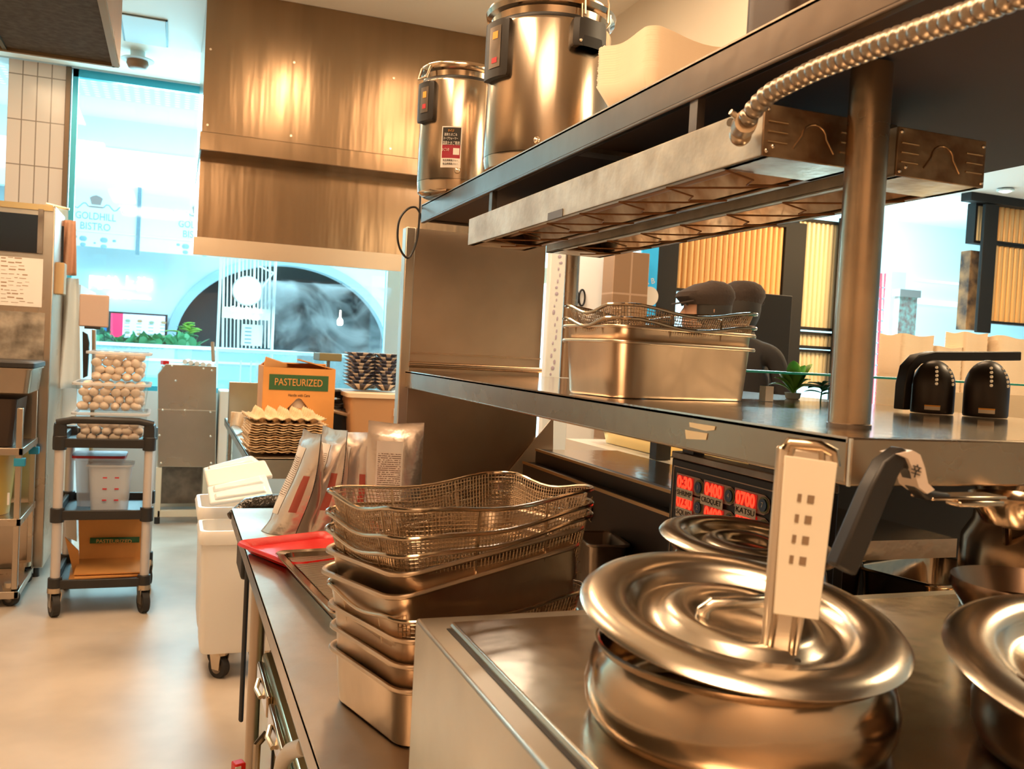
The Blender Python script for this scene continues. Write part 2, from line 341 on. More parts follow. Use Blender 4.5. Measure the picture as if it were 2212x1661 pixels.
# ------------------------------------------------------------------ dark hood over the left line
t = thing('wall_hood', (-.9, 1.6, 2.1), 'dark flat underside of an extraction hood hanging at upper left', 'hood')
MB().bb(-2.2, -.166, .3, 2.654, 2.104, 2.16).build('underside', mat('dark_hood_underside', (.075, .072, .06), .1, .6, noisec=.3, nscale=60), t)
g = MB(); g.bb(-.166, -.158, .3, 2.66, 2.1, 2.55); g.bb(-2.2, -.16, 2.654, 2.66, 2.1, 2.55); g.build('skirt', steel, t)
MB().bb(-.43, -.42, .3, 2.65, 2.098, 2.104).build('seam', mat('seam_metal', (.12, .2, .22), .7, .3), t)
g = MB(); g.bb(-.176, -.16, .3, 2.654, 2.096, 2.106); g.bb(-2.2, -.17, 2.644, 2.656, 2.096, 2.106); g.build('rim', mat('rim_metal', (.4, .3, .18), .9, .3), t)
# ------------------------------------------------------------------ left cabinet with posted sheets
CY = 5.66
def ybox(x0, y0, x1, y1, Y, t, mb=None):
    a = iy(x0, y0, Y); b = iy(x1, y1, Y); m = mb or MB(); m.bb(min(a.x, b.x), max(a.x, b.x), Y-t, Y, min(a.z, b.z), max(a.z, b.z)); return m
t = thing('tall_cabinet', (-1.0, CY, 0), 'tall stainless cabinet at the left edge with sheets posted on its door', 'cabinet')
MB().bb(-1.7, -.635, CY, CY+.7, .06, 2.08).build('body', steel, t, bev=.006)
for xx in (-1.6, -.68): MB().cyl((xx, CY+.06, 0), (xx, CY+.06, .07), .022).build('foot', black, t)
MB().bb(-1.7, -.645, CY-.012, CY-.001, 2.05, 2.082).build('top_rim', mat('gold_edge', (.6, .42, .2), .9, .3), t)
ybox(-60, 452, 84, 548, CY-.002, .012).build('dark_window', blackg, t)
g = ybox(84, 452, 92, 548, CY-.002, .02); g.build('window_trim', steel_d, t)
o = tagit(ybox(-60, 548, 90, 664, CY-.002, .003).build('notice_sheet', paper), 'cream notice sheet with handwritten lines taped on the cabinet door', 'notice')
hand = MB()
rn = random.Random(3)
for i in range(12):
    y = 556+i*8.6; x = 2
    while x < 62-rn.random()*16:
        l = rn.uniform(4, 16); a = iy(x, y+x*.03, CY-.0055); b = iy(x+l, y+x*.03, CY-.0055)
        hand.box(((a.x+b.x)/2, CY-.0058, a.z+rn.uniform(-.004, .004)), (abs(b.x-a.x), .0006, rn.choice((.0018, .003, .006)))); x += l+rn.uniform(2, 7)
hand.build('handwriting', mat('brown_ink', (.38, .25, .16), 0, .7), o)
tagit(ybox(-60, 667, 94, 778, CY-.002, .004).build('foil_sheet', mat('scratched_foil_sheet', (.6, .52, .42), .6, .4, bump=.8, bscale=7, noisec=.8, nscale=7, col2=(.1, .08, .06))), 'crumpled shiny film sheet taped below the cream notice', 'sheet')
a = iy(103, 562, CY); tagit(MB().bb(a.x, a.x+.075, CY+.1, CY+.22, a.z-.18, a.z).build('paper_towel_box', mat('tan_box', (.6, .4, .2), 0, .7), bev=.006), 'small tan box mounted on the side of the tall cabinet', 'box')
# wall-side column wrapped in film, cloths
g = MB(); a = iy(98, 700, 6.4); b = iy(172, 700, 6.4)
g.bb(a.x, b.x, 6.4, 7.6, .0, iy(100, 610, 6.4).z)
struct(g.build('wall_stub', mat('white_stub_wall', (.85, .93, .96), 0, .5), smooth=False))
def cloth(name, x0, x1, y0, y1, Y, mt, label, cat, fl=.0, fold=4, amp=.02, taper=0):
    a = iy(x0, y0, Y); b = iy(x1, y1, Y); vs = []; fs = []; nx, nz = 24, 14
    for j in range(nz+1):
        v = j/nz
        for i in range(nx+1):
            u = i/nx; c = (a.x+b.x)/2; hw = (b.x-a.x)/2*(1-taper*(1-v))
            vs.append((c+(u*2-1)*hw, Y+amp*math.sin(u*PI*fold+v*1.5)*(.4+.6*v), a.z+(b.z-a.z)*v+fl*math.sin(u*9)*v))
    for j in range(nz):
        for i in range(nx): k = j*(nx+1)+i; fs.append((k, k+1, k+nx+2, k+nx+1))
    return tagit(MB().add(vs, fs).build(name, mt, solid=.003), label, cat)
cloth('hanging_apron', 118, 176, 598, 840, 6.2, apronm, 'white plastic apron hanging from a hook beside the tall cabinet', 'apron', fold=3, amp=.05, taper=.45)
cloth('hanging_towel', 132, 166, 474, 596, 6.1, mat('peach_towel', (.72, .42, .28), 0, .9, bump=.4, bscale=50), 'peach brown towel hanging above the white apron', 'towel', fold=3, amp=.02, taper=.35)
cloth('plastic_bag', 104, 146, 446, 486, 6.15, mat('pale_bag_plastic', (.7, .9, .95), 0, .4), 'small pale plastic bag tucked on the cabinet corner above the towel', 'bag', fold=2, amp=.03)
cloth('dark_cloth', 108, 134, 486, 606, 6.0, mat('charcoal_cloth', (.03, .03, .03), 0, .9), 'dark cloth hanging between the tall cabinet and the peach towel', 'cloth', fold=2, amp=.02)
g = MB(); a = iy(100, 440, 6.1); b = iy(150, 452, 6.1); g.tube([a, b], .008); g.build('hanging_rail', steel_w)
tagit(bpy.data.objects['hanging_rail'], 'thin steel rail holding the towel and bag beside the cabinet', 'rail')
# tan board and black item
a = iy(172, 634, 5.6); b = iy(234, 708, 5.6)
t = thing('cutting_board', (a.x, 5.6, a.z), 'tan plastic cutting board standing upright above the egg containers', 'cutting board')
MB().bb(a.x, b.x, 5.6, 5.615, b.z, a.z).build('board', tanboard, t, bev=.012)
MB().bb(a.x+.03, b.x-.04, 5.596, 5.6, b.z-.012, b.z+.002).build('clip', black, t)
tagit(MB().tube([iy(203, 712, 5.6), iy(203, 790, 5.62), Vector((iy(203, 860, 5.64).x, 5.64, 0))], .012).build('board_stand', steel_w), 'thin steel stand under the tan cutting board', 'stand')
g = MB(); pts = [(x-0, y) for x, y in ((180, 716), (190, 722), (194, 740), (193, 770), (190, 812), (181, 816))]
P3 = [iy(x, y, 5.25) for x, y in pts]; g.prism([(p.x, p.z) for p in P3], 0, .05, frame((0, 5.25, 0), (1, 0, 0), (0, 0, 1)))
tagit(g.build('black_bag', mat('black_bag_plastic', (.015, .015, .015), 0, .25, bump=.5, bscale=20)), 'folded black bag standing behind the stacked egg containers', 'bag')
# ------------------------------------------------------------------ rack trolley at the left
RY = 5.1; rx = iy(37, 1100, RY).x
t = thing('rack_trolley', (-1.0, RY+.3, 0), 'low steel rack trolley on casters at the left edge', 'trolley')
zs = [iy(50, 1278, RY).z, iy(50, 1122, RY).z, iy(50, 970, RY).z]
for x in (rx, -1.35):
    for y in (RY, RY+.5):
        MB().bb(x-.014, x+.014, y-.014, y+.014, .09, 1.0 if y == RY else 1.06).build('upright', steel, t, bev=.003)
        if x == rx: MB().bb(x-.02, x+.03, y-.02, y+.02, zs[2]-.085, zs[2]-.045).build('joint_tape', blue_ink, t, bev=.003)
for z in zs:
    g = MB(); g.bb(-1.35, rx, RY-.01, RY+.5, z-.004, z); g.bb(-1.35, rx+.02, RY-.02, RY-.01, z-.03, z+.006); g.bb(rx, rx+.02, RY-.02, RY+.51, z-.03, z+.006)
    g.build('shelf', steel, t, bev=.003)
def caster(t, x, y, r=.05, name='caster', wheelm=None, ang=.5):
    e = MB(); c = Vector((x, y, r)); ax = Vector((math.cos(ang), math.sin(ang), 0))
    e.cyl(c-ax*.016, c+ax*.016, r, n=24); o = e.build('caster', wheelm or rubber, t)
    h = MB(); h.cyl(c-ax*.018, c+ax*.018, r*.6, n=18); h.build('hub', steel_d, o)
    k = MB(); d = Vector((-ax.y, ax.x, 0))
    for s in (-1, 1): k.loft([[c+ax*s*.022+d*.02+Vector((0, 0, -.01)), c+ax*s*.022-d*.02+Vector((0, 0, -.01)), c+ax*s*.026-d*.03+Vector((0, 0, r+.012)), c+ax*s*.026+d*.03+Vector((0, 0, r+.012))], [c+ax*s*.019+d*.02+Vector((0, 0, -.01)), c+ax*s*.019-d*.02+Vector((0, 0, -.01)), c+ax*s*.023-d*.03+Vector((0, 0, r+.012)), c+ax*s*.023+d*.03+Vector((0, 0, r+.012))]])
    k.cyl(c+Vector((0, 0, r+.006)), c+Vector((0, 0, r+.03)), .034, n=14); k.build('fork', steel_w, o)
    return o
for x in (rx-.02, -1.33):
    for y in (RY+.03, RY+.47): caster(t, x, y, .045, ang=.9)
a = iy(30, 1110, RY+.05)
t = thing('amber_bucket', (-.95, RY+.22, zs[1]), 'amber plastic bucket on the middle shelf of the rack trolley', 'bucket')
MB().lathe([(.13, 0), (.155, .3), (.163, .3), (.163, .315), (.15, .315), (.125, .01)], (-.89, RY+.2, zs[1]+.001)).build('bucket_body', amber, t)
g = MB(); g.bb(-.745, -.735, RY+.02, RY+.03, zs[1]+.07, zs[1]+.13); g.build('tag', paper, t)
zt = zs[2]
tagit(MB().loft([loop(.38, .32, .03, 0), loop(.42, .36, .03, .24)]).build('dark_storage_tub', brown_dk, loc=(-.93, RY+.23, zt+.002)), 'dark brown tub standing on the top shelf of the rack trolley', 'tub')
bpy.data.objects['dark_storage_tub'].location = (-.93, RY+.25, zt+.002)
a = iy(68, 860, RY-.02)
t = thing('steel_food_pan_stack', (-.9, RY+.25, 1.05), 'steel pan with black lid stacked on the dark tub of the rack trolley', 'pan')
MB().loft([[v+Vector((-.9, RY+.25, 0)) for v in l] for l in (loop(.46, .40, .03, 1.07), loop(.485, .42, .03, 1.19), loop(.50, .44, .03, 1.19), loop(.50, .44, .03, 1.196))]).build('pan_body', steel, t)
MB().loft([[v+Vector((-.9, RY+.25, 0)) for v in l] for l in (loop(.51, .45, .03, 1.2), loop(.51, .45, .03, 1.222), loop(.47, .41, .03, 1.23))]).build('lid', black, t)
# ------------------------------------------------------------------ utility cart
cx0, cx1, cy0, cy1 = -.49, -.095, 4.9, 5.42
t = thing('utility_cart', ((cx0+cx1)/2, 5.15, 0), 'black and grey three-shelf utility cart in the aisle carrying egg containers', 'cart')
def tray_shelf(z0, z1, name):
    g = MB(); g.bb(cx0, cx1, cy0, cy1, z0, z0+.012)
    g.bb(cx0, cx1, cy0-.02, cy0, z0, z1); g.bb(cx0, cx1, cy1, cy1+.02, z0, z1); g.bb(cx0-.02, cx0, cy0, cy1, z0, z1); g.bb(cx1, cx1+.02, cy0, cy1, z0, z1)
    for x in (cx0-.005, cx1+.005):
        for y in (cy0, cy1): g.cyl((x, y, z0-.012), (x, y, z1+.012), .032)
    return g.build(name, black, t, bev=.004)
zA, zB, zC = (.135, .18), (.475, .522), (.83, .875)
for z in (zA, zB, zC): tray_shelf(*z, 'shelf')
for x in (cx0-.005, cx1+.005):
    for y in (cy0, cy1):
        MB().cyl((x, y, zA[1]+.01), (x, y, zC[0]), .022).build('post', grey_post, t)
        caster(t, x, y, .056, wheelm=rubber, ang=.35)
g = MB()
for x in (cx0-.005, cx1+.005): g.tube([(x, cy0, zC[0]), (x, cy0, .93), (x, cy0-.005, .95)], [.03, .03, .026])
g.tube([(cx0-.02, cy0-.01, .95), (cx0+.05, cy0-.02, .966), ((cx0+cx1)/2, cy0-.03, .968), (cx1-.05, cy0-.02, .966), (cx1+.02, cy0-.01, .95)], .018, 12)
g.build('push_handle', black, t)
# egg containers, nested through their lids
def egg_box(x0, x1, y0, y1, z0, z1, label):
    cx, cy = (x0+x1)/2, (y0+y1)/2
    t = thing('egg_container', (cx, cy, z0), label, 'container')
    sh = lambda l: [v+Vector((cx, cy, 0)) for v in l]; W, D = x1-x0, y1-y0
    MB().loft([sh(loop(W-.04, D-.04, .03, z0+.002)), sh(loop(W-.01, D-.01, .03, z1-.012))], capb=False).build('tub', clearpl, t)
    g = MB(); g.loft([sh(loop(W-.01, D-.01, .03, z1-.016)), sh(loop(W+.02, D+.02, .035, z1-.014)), sh(loop(W+.02, D+.02, .035, z1-.004)), sh(loop(W-.01, D-.01, .03, z1-.002))], False, False)
    g.build('rim', frostm, t, solid=.002); return t
egg0 = None; ne = 0
def egg(x, y, z, label, group, rnd, s=1):
    global egg0, ne
    if egg0 is None:
        g = MB(); prof = []
        for i in range(11):
            a = PI*i/10-PI/2; prof.append((max(.0005, .0215*math.cos(a)*(1-.12*math.sin(a))), .0275*math.sin(a)))
        g.lathe(prof, n=14, capa=True, capb=True); o = g.build('egg', eggm, local=True); egg0 = o
    else: o = egg0.copy(); COL.objects.link(o)
    o.location = (x, y, z); o.rotation_euler = (rnd.uniform(1.1, 2.0), rnd.uniform(-.4, .4), rnd.uniform(-3, 3)); o.scale = (s, s, s)
    tagit(o, label, 'egg', group); ne += 1
    return o
ex0, ex1, ey0, ey1 = -.447, -.105, 4.95, 5.3
spec = [(zC[0]+.014, 1.0, 'bottom'), (1.004, 1.148, 'middle'), (1.152, 1.305, 'top')]
rnd = random.Random(11)
for z0, z1, nm in spec:
    x0, x1 = (ex0, ex1) if nm != 'top' else (-.39, -.108)
    egg_box(x0, x1, ey0, ey1, z0, z1, '%s clear container of eggs in the stack of three on the cart' % nm)
    n = 6 if nm != 'top' else 5; rows = 4 if nm != 'bottom' else 3
    for r in range(rows):
        for c in range(n):
            for k in range(2):
                px_ = x0+.04+(x1-x0-.08)*(c+(.35 if r % 2 else 0))/(n-.6)+rnd.uniform(-.004, .004)
                egg(px_, ey0+.045+k*.046+rnd.uniform(-.006, .006), z0+.026+r*.0345+rnd.uniform(-.003, .003), 'pale brown egg heaped in the %s container on the cart' % nm, 'eggs in the %s container' % nm, rnd, 1.0)
    for r in range(2):
        for k in range(3):
            egg(x1-.045, ey0+.15+k*.05, z0+.035+r*.042, 'pale brown egg heaped in the %s container on the cart' % nm, 'eggs in the %s container' % nm, rnd, 1.0)
# measuring containers on the middle shelf
def cambro(x0, x1, y0, y1, z0, z1, label, lid):
    cx, cy = (x0+x1)/2, (y0+y1)/2; t = thing('measuring_container', (cx, cy, z0), label, 'container')
    sh = lambda l: [v+Vector((cx, cy, 0)) for v in l]; W, D = x1-x0, y1-y0
    MB().loft([sh(loop(W-.03, D-.03, .03, z0+.002)), sh(loop(W, D, .03, z1-.02)), sh(loop(W+.02, D+.02, .03, z1-.018)), sh(loop(W+.02, D+.02, .03, z1-.008))], capb=False).build('tub', frostm, t)
    if lid:
        MB().loft([sh(loop(W+.03, D+.03, .03, z1-.006)), sh(loop(W+.03, D+.03, .03, z1+.008)), sh(loop(W-.02, D-.02, .02, z1+.008))]).build('lid', mat('dark_red_lid', (.45, .01, .02), 0, .35), t)
    else:
        for i, zz in enumerate((.26, .48, .7)):
            for dx in (-.02, .035): MB().bb(cx+dx-.012, cx+dx+.008, y0+.003, y0+.008, z0+(z1-z0)*zz, z0+(z1-z0)*zz+.007).build('measure_mark', red_ink, t)
    return t
cambro(-.37, -.17, 4.96, 5.14, zB[0]+.013, .745, 'frosted open measuring container with red marks at the front of the cart', False)
cambro(-.45, -.22, 5.16, 5.36, zB[0]+.013, .75, 'frosted container with a dark red lid at the back of the cart', True)
# flattened cardboard on the bottom shelf
for i, (dz, rz, dx, dy, wd, ln, tl) in enumerate(((0, .06, 0, 0, .36, .40, 0), (.014, -.03, .02, -.01, .36, .38, .02), (.03, .1, .01, .0, .34, .38, .03), (.048, .02, .015, .01, .33, .36, .06))):
    lab = ('bottom', 'second', 'third', 'topmost')[i]
    o = MB().box((0, 0, .004), (wd, ln, .006)).build('flattened_carton', card, local=True)
    o.location = (-.27+dx, 5.12+dy, zA[0]+.014+dz); o.rotation_euler = (tl, .0, rz); tagit(o, 'flattened orange carton, %s of the pile on the cart bottom shelf' % lab, 'carton')
def slab(pts, Y, th, mt, name, tilt=0):
    P3 = [iy(x, y, Y) for x, y in pts]; zb = min(p.z for p in P3); xc = sum(p.x for p in P3)/len(P3)
    g = MB(); g.prism([(p.x-xc, p.z-zb) for p in P3], 0, -th, frame((0, 0, 0), (1, 0, 0), (0, 0, 1))); o = g.build(name, mt, local=True, smooth=False)
    o.location = (xc, Y, zb); o.rotation_euler = (tilt, 0, 0); WO[o.name] = Vector((xc, Y, zb)); return o
o = slab([(168, 1125), (310, 1122), (318, 1240), (172, 1244)], 5.2, .012, card, 'folded_carton', -.12); tagit(o, 'folded carton with green band leaning on the cart bottom shelf', 'carton')
a = iy(192, 1168, 5.13); b = iy(300, 1178, 5.13); MB().add([(a.x-o.location.x, -.025, a.z-o.location.z), (b.x-o.location.x, -.025, a.z-o.location.z), (b.x-o.location.x, -.03, b.z-o.location.z), (a.x-o.location.x, -.03, b.z-o.location.z)], [(0, 1, 2, 3)]).build('green_band', green_ink, o, local=True, solid=.001); WO[o.name] = Vector(o.location); text('PASTEURIZED', .026, card, frame(((a.x+b.x)/2, 5.13-.034+.0, (a.z+b.z)/2-.0), (1, 0, -.03), (0, 0, 1)), o, width=(b.x-a.x)*.7)
o = slab([(186, 1120), (302, 1120), (300, 1160), (190, 1165)], 5.32, .01, mat('brown_card', (.2, .09, .04), 0, .8), 'brown_board', -.1); tagit(o, 'dark brown card sheet standing behind the folded carton on the cart', 'cardboard')
o = slab([(140, 1160), (170, 1190), (172, 1240), (160, 1244)], 5.12, .01, card, 'carton_flap'); tagit(o, 'loose orange carton flap at the left of the cart bottom shelf', 'cardboard')
o = slab([(140, 1125), (165, 1122), (166, 1170), (143, 1160)], 5.3, .01, paper, 'white_paper_bundle'); tagit(o, 'white paper sheet tucked at the left of the cart bottom shelf', 'paper')
# ------------------------------------------------------------------ steel machine against the shopfront counter
MY = 7.2
def at(x, y, Y=MY): p = iy(x, y, Y); return (p.x, p.z)
t = thing('steel_machine', (.12, MY+.25, 0), 'upright riveted steel dough machine standing on an open frame at the aisle end', 'machine')
pts = [at(340, 808), at(358, 786), at(468, 792), at(466, 1010), at(340, 1008)]
MB().prism(pts, 0, -.5, frame((0, MY, 0), (1, 0, 0), (0, 0, 1))).build('housing', steel, t, bev=.005)
g = MB(); a = at(340, 884); b = at(466, 888); g.bb(a[0], b[0], MY-.004, MY, a[1]-.003, a[1]+.003); g.build('seam_strip', screw, t)
for x, y in ((350, 792), (380, 822), (458, 800), (352, 885), (400, 886), (455, 890), (345, 940), (455, 942), (348, 1000), (456, 1000), (440, 796), (372, 790)):
    p = at(x, y); MB().ell((p[0], MY-.002, p[1]), (.009, .006, .009), 10, 6).build('rivet', screw, t)
x0, x1 = at(340, 1020)[0]+.01, at(445, 1020)[0]
z0 = .0; zt_ = at(340, 1010)[1]
csp = mat('cream_stand_paint', (.75, .64, .48), 0, .4)
for xx in (x0, x1):
    for yy in (MY+.02, MY+.46): MB().bb(xx-.02, xx+.02, yy-.02, yy+.02, .05, zt_).build('leg', csp, t, bev=.003)
for yy in (MY, MY+.44): MB().bb(x0, x1, yy, yy+.04, .05, .1).build('cross_bar', csp, t, bev=.003)
MB().bb(x0+.02, x1-.02, MY+.3, MY+.31, .1, zt_-.02).build('back_plate', steel_d, t)
for xx in (x0, x1): MB().cyl((xx, MY+.02, 0), (xx, MY+.02, .05), .02).build('foot', rubber, t)
for i in range(5):
    p = iy(405+i*13, 781+i*2, 7.3); tagit(MB().tube([(p.x-.02, 7.22, p.z-.0), (p.x+.01, 7.42, p.z)], .018, 12).build('paper_roll', paper), ('white paper roll lying on the steel machine, %s' % ('leftmost of five', 'second from the left of five', 'middle of five', 'fourth from the left of five', 'rightmost of five')[i]), 'paper roll', 'paper rolls on the steel machine')
p = iy(356, 786, 7.25); tagit(MB().box((p.x, 7.25, p.z+.01), (.045, .06, .03), .3).build('red_packet', red_pl), 'small red packet at the left top of the steel machine', 'packet')
tagit(MB().tube([iy(459, 740, 7.4), iy(461, 780, 7.3)], .014, 8).build('wooden_stick', mat('stick_wood', (.35, .18, .08), 0, .6)), 'short brown wooden stick standing on the steel machine', 'stick')
# grey appliance right of the machine (pale stand)
a = at(468, 880); b = at(494, 1000)
tagit(MB().bb(a[0]+.02, b[0]+.0, MY+.05, MY+.4, 0, 1.0).build('white_pedestal', white_pl, bev=.01), 'narrow white pedestal between the steel machine and the far table', 'pedestal')
# ------------------------------------------------------------------ far table
TX0, TX1, TY0, TY1, TZ = .355, 2.2, 4.40, 6.6, .85
t = thing('far_prep_table', (1.2, 5.4, 0), 'long stainless prep table behind the counter carrying the pasteurized carton', 'table')
g = MB(); g.bb(TX0, TX1, TY0, TY1, TZ-.012, TZ); g.bb(TX0, TX1, TY0, TY0+.01, TZ-.1, TZ); g.bb(TX0, TX0+.01, TY0, TY1, TZ-.05, TZ); g.build('worktop', steel_t, t, bev=.003)
MB().bb(TX0+.03, TX1, TY0+.03, TY1, .3, .32).build('undershelf', steel, t)
for x in (TX0+.04, TX1-.04):
    for y in (TY0+.04, TY1-.04): MB().cyl((x, y, 0), (x, y, TZ-.012), .02).build('leg', steel, t)
MB().bb(TX0, 1.0, TY1-.4, TY1-.36, TZ, TZ+.27).build('backsplash', steel, t, bev=.004)
o = cloth('crumpled_cloth', 500, 560, 868, 905, 5.6, mat('cream_rag', (.8, .66, .5), 0, .9, bump=.4, bscale=40), 'crumpled cream rag lying against the far table backsplash', 'cloth', fl=.02, fold=5, amp=.04)
o.location.z = TZ+.004
# pasteurized carton
BY = 4.78
q = [iy(x, y, BY) for x, y in ((570, 785), (727, 806))]
bx0, bx1 = q[0].x, q[1].x-.005; bz1 = (q[0].z+q[1].z)/2
t = thing('egg_carton_box', ((bx0+bx1)/2, BY+.15, TZ), 'orange cardboard carton marked PASTEURIZED on the far table', 'carton')
bw, bh = bx1-bx0, bz1-TZ
g = MB(); Mf = frame((bx0, BY, TZ), (1, 0, 0), (0, 0, 1))
# front panel with the arch shaped hand hole
hx, hz = bw*.50, bh*.52
outer = [(0, 0), (bw, 0), (bw, bh), (0, bh)]
hole = [(-.055, -.024), (-.06, -.014), (-.012, .036), (0, .04), (.012, .036), (.06, -.018), (.055, -.028), (.045, -.028), (.02, -.006), (-.02, -.006), (-.043, -.022)]
bm = bmesh.new()
def ring(pts, z): return [bm.verts.new(Mf @ Vector((x, y, z))) for x, y in pts]
H = [(hx+x*1.05, hz+y*1.15) for x, y in hole]
for z in (0, -.006):
    o1 = ring(outer, z); i1 = ring(H, z); es = [bm.edges.new((r[k], r[(k+1) % len(r)])) for r in (o1, i1) for k in range(len(r))]
    bmesh.ops.triangle_fill(bm, use_beauty=True, edges=es)
bm.verts.ensure_lookup_table(); bm.verts.index_update()
vs = [v.co.copy() for v in bm.verts]; fs = [tuple(v.index for v in f.verts) for f in bm.faces]; bm.free()
fp = MB().add(vs, fs).build('front_panel', card, t, smooth=False)
g = MB(); g.bb(bx0, bx0+.006, BY+.007, BY+.3, TZ, bz1); g.bb(bx1-.006, bx1, BY+.007, BY+.3, TZ, bz1); g.bb(bx0, bx1, BY+.294, BY+.3, TZ, bz1); g.bb(bx0, bx1, BY+.007, BY+.3, TZ, TZ+.006); g.build('walls', card, t, smooth=False)
def flap(p0, p1, p2, p3): return MB().add([p0, p1, p2, p3], [(0, 1, 2, 3)]).build('flap', card, t, solid=.006, smooth=False)
flap((bx0, BY+.01, bz1), (bx0, BY+.29, bz1), (bx0+.19, BY+.28, bz1+.0), (bx0+.01, BY+.02, bz1+.05)).location.z += .0
flap((bx1, BY+.01, bz1), (bx1, BY+.29, bz1), (bx1-.17, BY+.25, bz1+.04), (bx1-.19, BY+.02, bz1+.045))
flap((bx0+.01, BY+.3, bz1), (bx1-.01, BY+.3, bz1), (bx1-.02, BY+.2, bz1+.02), (bx0+.02, BY+.2, bz1+.02))
MB().bb(bx0+.03, bx1-.035, BY-.0015, BY-.0005, bz1-.115, bz1-.035).build('green_band', green_ink, t)
text('PASTEURIZED', .052, card, frame(((bx0+bx1)/2-.004, BY-.0025, bz1-.075), (1, 0, 0), (0, 0, 1)), t, width=bw*.66, ext=.0006)
text('Handle with Care', .02, black_ink, frame(((bx0+bx1)/2, BY-.0012, bz1-.14), (1, 0, 0), (0, 0, 1)), t, width=bw*.30, ext=.0004)
tagit(MB().ell((hx+bx0, BY+.06, TZ+hz), (.05, .04, .05), 20, 12).build('carton_contents', mat('pale_liner', (.8, .66, .5), 0, .7)), 'pale bag liner seen through the hand hole of the carton', 'liner')
# moulded egg flats
ORD = ['first', 'second', 'third', 'fourth', 'fifth', 'sixth', 'seventh', 'eighth', 'ninth', 'tenth', 'eleventh', 'twelfth', 'thirteenth', 'fourteenth', 'fifteenth', 'sixteenth', 'seventeenth', 'eighteenth', 'nineteenth', 'twentieth']
TEN = ['', '', 'twenty', 'thirty', 'forty', 'fifty', 'sixty']
def ordn(i): return ORD[i] if i < 20 else (TEN[(i+1)//10]+'-'+ORD[(i+1) % 10-1] if (i+1) % 10 else {30: 'thirtieth', 40: 'fortieth', 50: 'fiftieth', 60: 'sixtieth'}[i+1])
FX, FY = .53, 4.62
def flat_mesh(th=.0):
    g = MB(); n = 36; S = .36; vs = []; fs = []
    for j in range(n+1):
        for i in range(n+1):
            x = (i/n-.5)*S; y = (j/n-.5)*S; ph = lambda q: math.cos(2*PI*6*(q/S+.5))
            z = .027*(ph(x)*ph(y))*(.5)+.012*(ph(x)+ph(y))*.5
            e = min(i, j, n-i, n-j); z = z if e > 1 else .004*ph(x)*ph(y)-.002
            vs.append((x, y, z+.02))
    for j in range(n):
        for i in range(n): k = j*(n+1)+i; fs.append((k, k+1, k+n+2, k+n+1))
    return g.add(vs, fs).build('egg_flat', pulp, local=True, solid=.003, ang=70)
f0 = flat_mesh(); rnd = random.Random(5); NF = 13
for i in range(NF):
    o = f0 if i == 0 else f0.copy()
    if i: COL.objects.link(o)
    o.location = (FX+rnd.uniform(-.006, .006), FY+rnd.uniform(-.006, .006), TZ+.006+i*.0118); o.rotation_euler = (0, 0, PI/2*(i % 2)+rnd.uniform(-.015, .015)+.03)
    if i == NF-1: o.scale = (1, 1, 1.55); o.location.z += .006; tagit(o, 'moulded pulp egg flat on top of the stack before the carton', 'egg tray', 'egg flats before the carton')
    elif i == 0: tagit(o, 'moulded pulp egg flat at the bottom of the stack before the carton', 'egg tray', 'egg flats before the carton')
    else: tagit(o, 'moulded pulp egg flat, %s from the bottom of the stack before the carton' % ORD[i], 'egg tray', 'egg flats before the carton')
# striped bowls (three columns), container below
bowl0 = thing('striped_bowl', (0, 0, 0), '', 'bowl'); bowl0.location = (0, 0, 0)
MB().lathe([(.03, 0), (.036, .004), (.075, .026), (.092, .033), (.093, .036), (.088, .035), (.07, .026), (.03, .008)], n=28, capb=False).build('bowl_body', whitebowl, bowl0, local=True)
g = MB()
for k in range(9):
    a = 2*PI*k/9; h = .2
    L = []
    for r, z in ((.0385, .0035), (.0765, .0255), (.0935, .0335), (.0945, .0365)): L.append([Vector((r*math.cos(a+h*(q-2)/2), r*math.sin(a+h*(q-2)/2), z)) for q in range(5)])
    g.loft(L, False, False, closed=False)
g.build('navy_stripe', bluebowl, bowl0, local=True, solid=.0008)
cols = [(.965, 4.95, 'left'), (1.11, 4.93, 'right'), (1.06, 5.14, 'rear')]
zc = 1.155; first = True
nm = ['bottom', 'second', 'third', 'fourth', 'fifth', 'sixth', 'seventh', 'eighth', 'ninth', 'tenth']
for x, y, side in cols:
    for i in range(10 if side != 'left' else 10):
        lab = '%s from the bottom navy striped bowl in the %s column above the lidded container' % (nm[i], side) if i else 'bottom navy striped bowl in the %s column above the lidded container' % side
        loc = (x+rnd.uniform(-.003, .003), y, zc+.004+i*.0185); ro = (0, 0, rnd.uniform(0, 6))
        if first: bowl0.location = loc; bowl0.rotation_euler = ro; bowl0['label'] = lab; bowl0['group'] = 'striped bowls above the container'; first = False
        else: dup(bowl0, loc, ro, label=lab, group='striped bowls above the container')
t = thing('lidded_container', (1.02, 4.85, TZ), 'square tan plastic container with cream lid holding up the striped bowls', 'container')
sh = lambda l, cx=1.03, cy=4.93: [v+Vector((cx, cy, 0)) for v in l]
MB().loft([sh(loop(.27, .4, .03, TZ+.002)), sh(loop(.32, .46, .03, 1.13))]).build('tub', mat('tan_tub_plastic', (.55, .3, .14), 0, .35), t)
MB().loft([sh(loop(.345, .48, .03, 1.13)), sh(loop(.35, .485, .03, 1.152))]).build('lid', mat('cream_lid_plastic', (.85, .7, .5), 0, .4), t)
MB().bb(1.10, 1.145, 4.69, 4.7, 1.04, 1.08).build('label_sticker', paper, t)
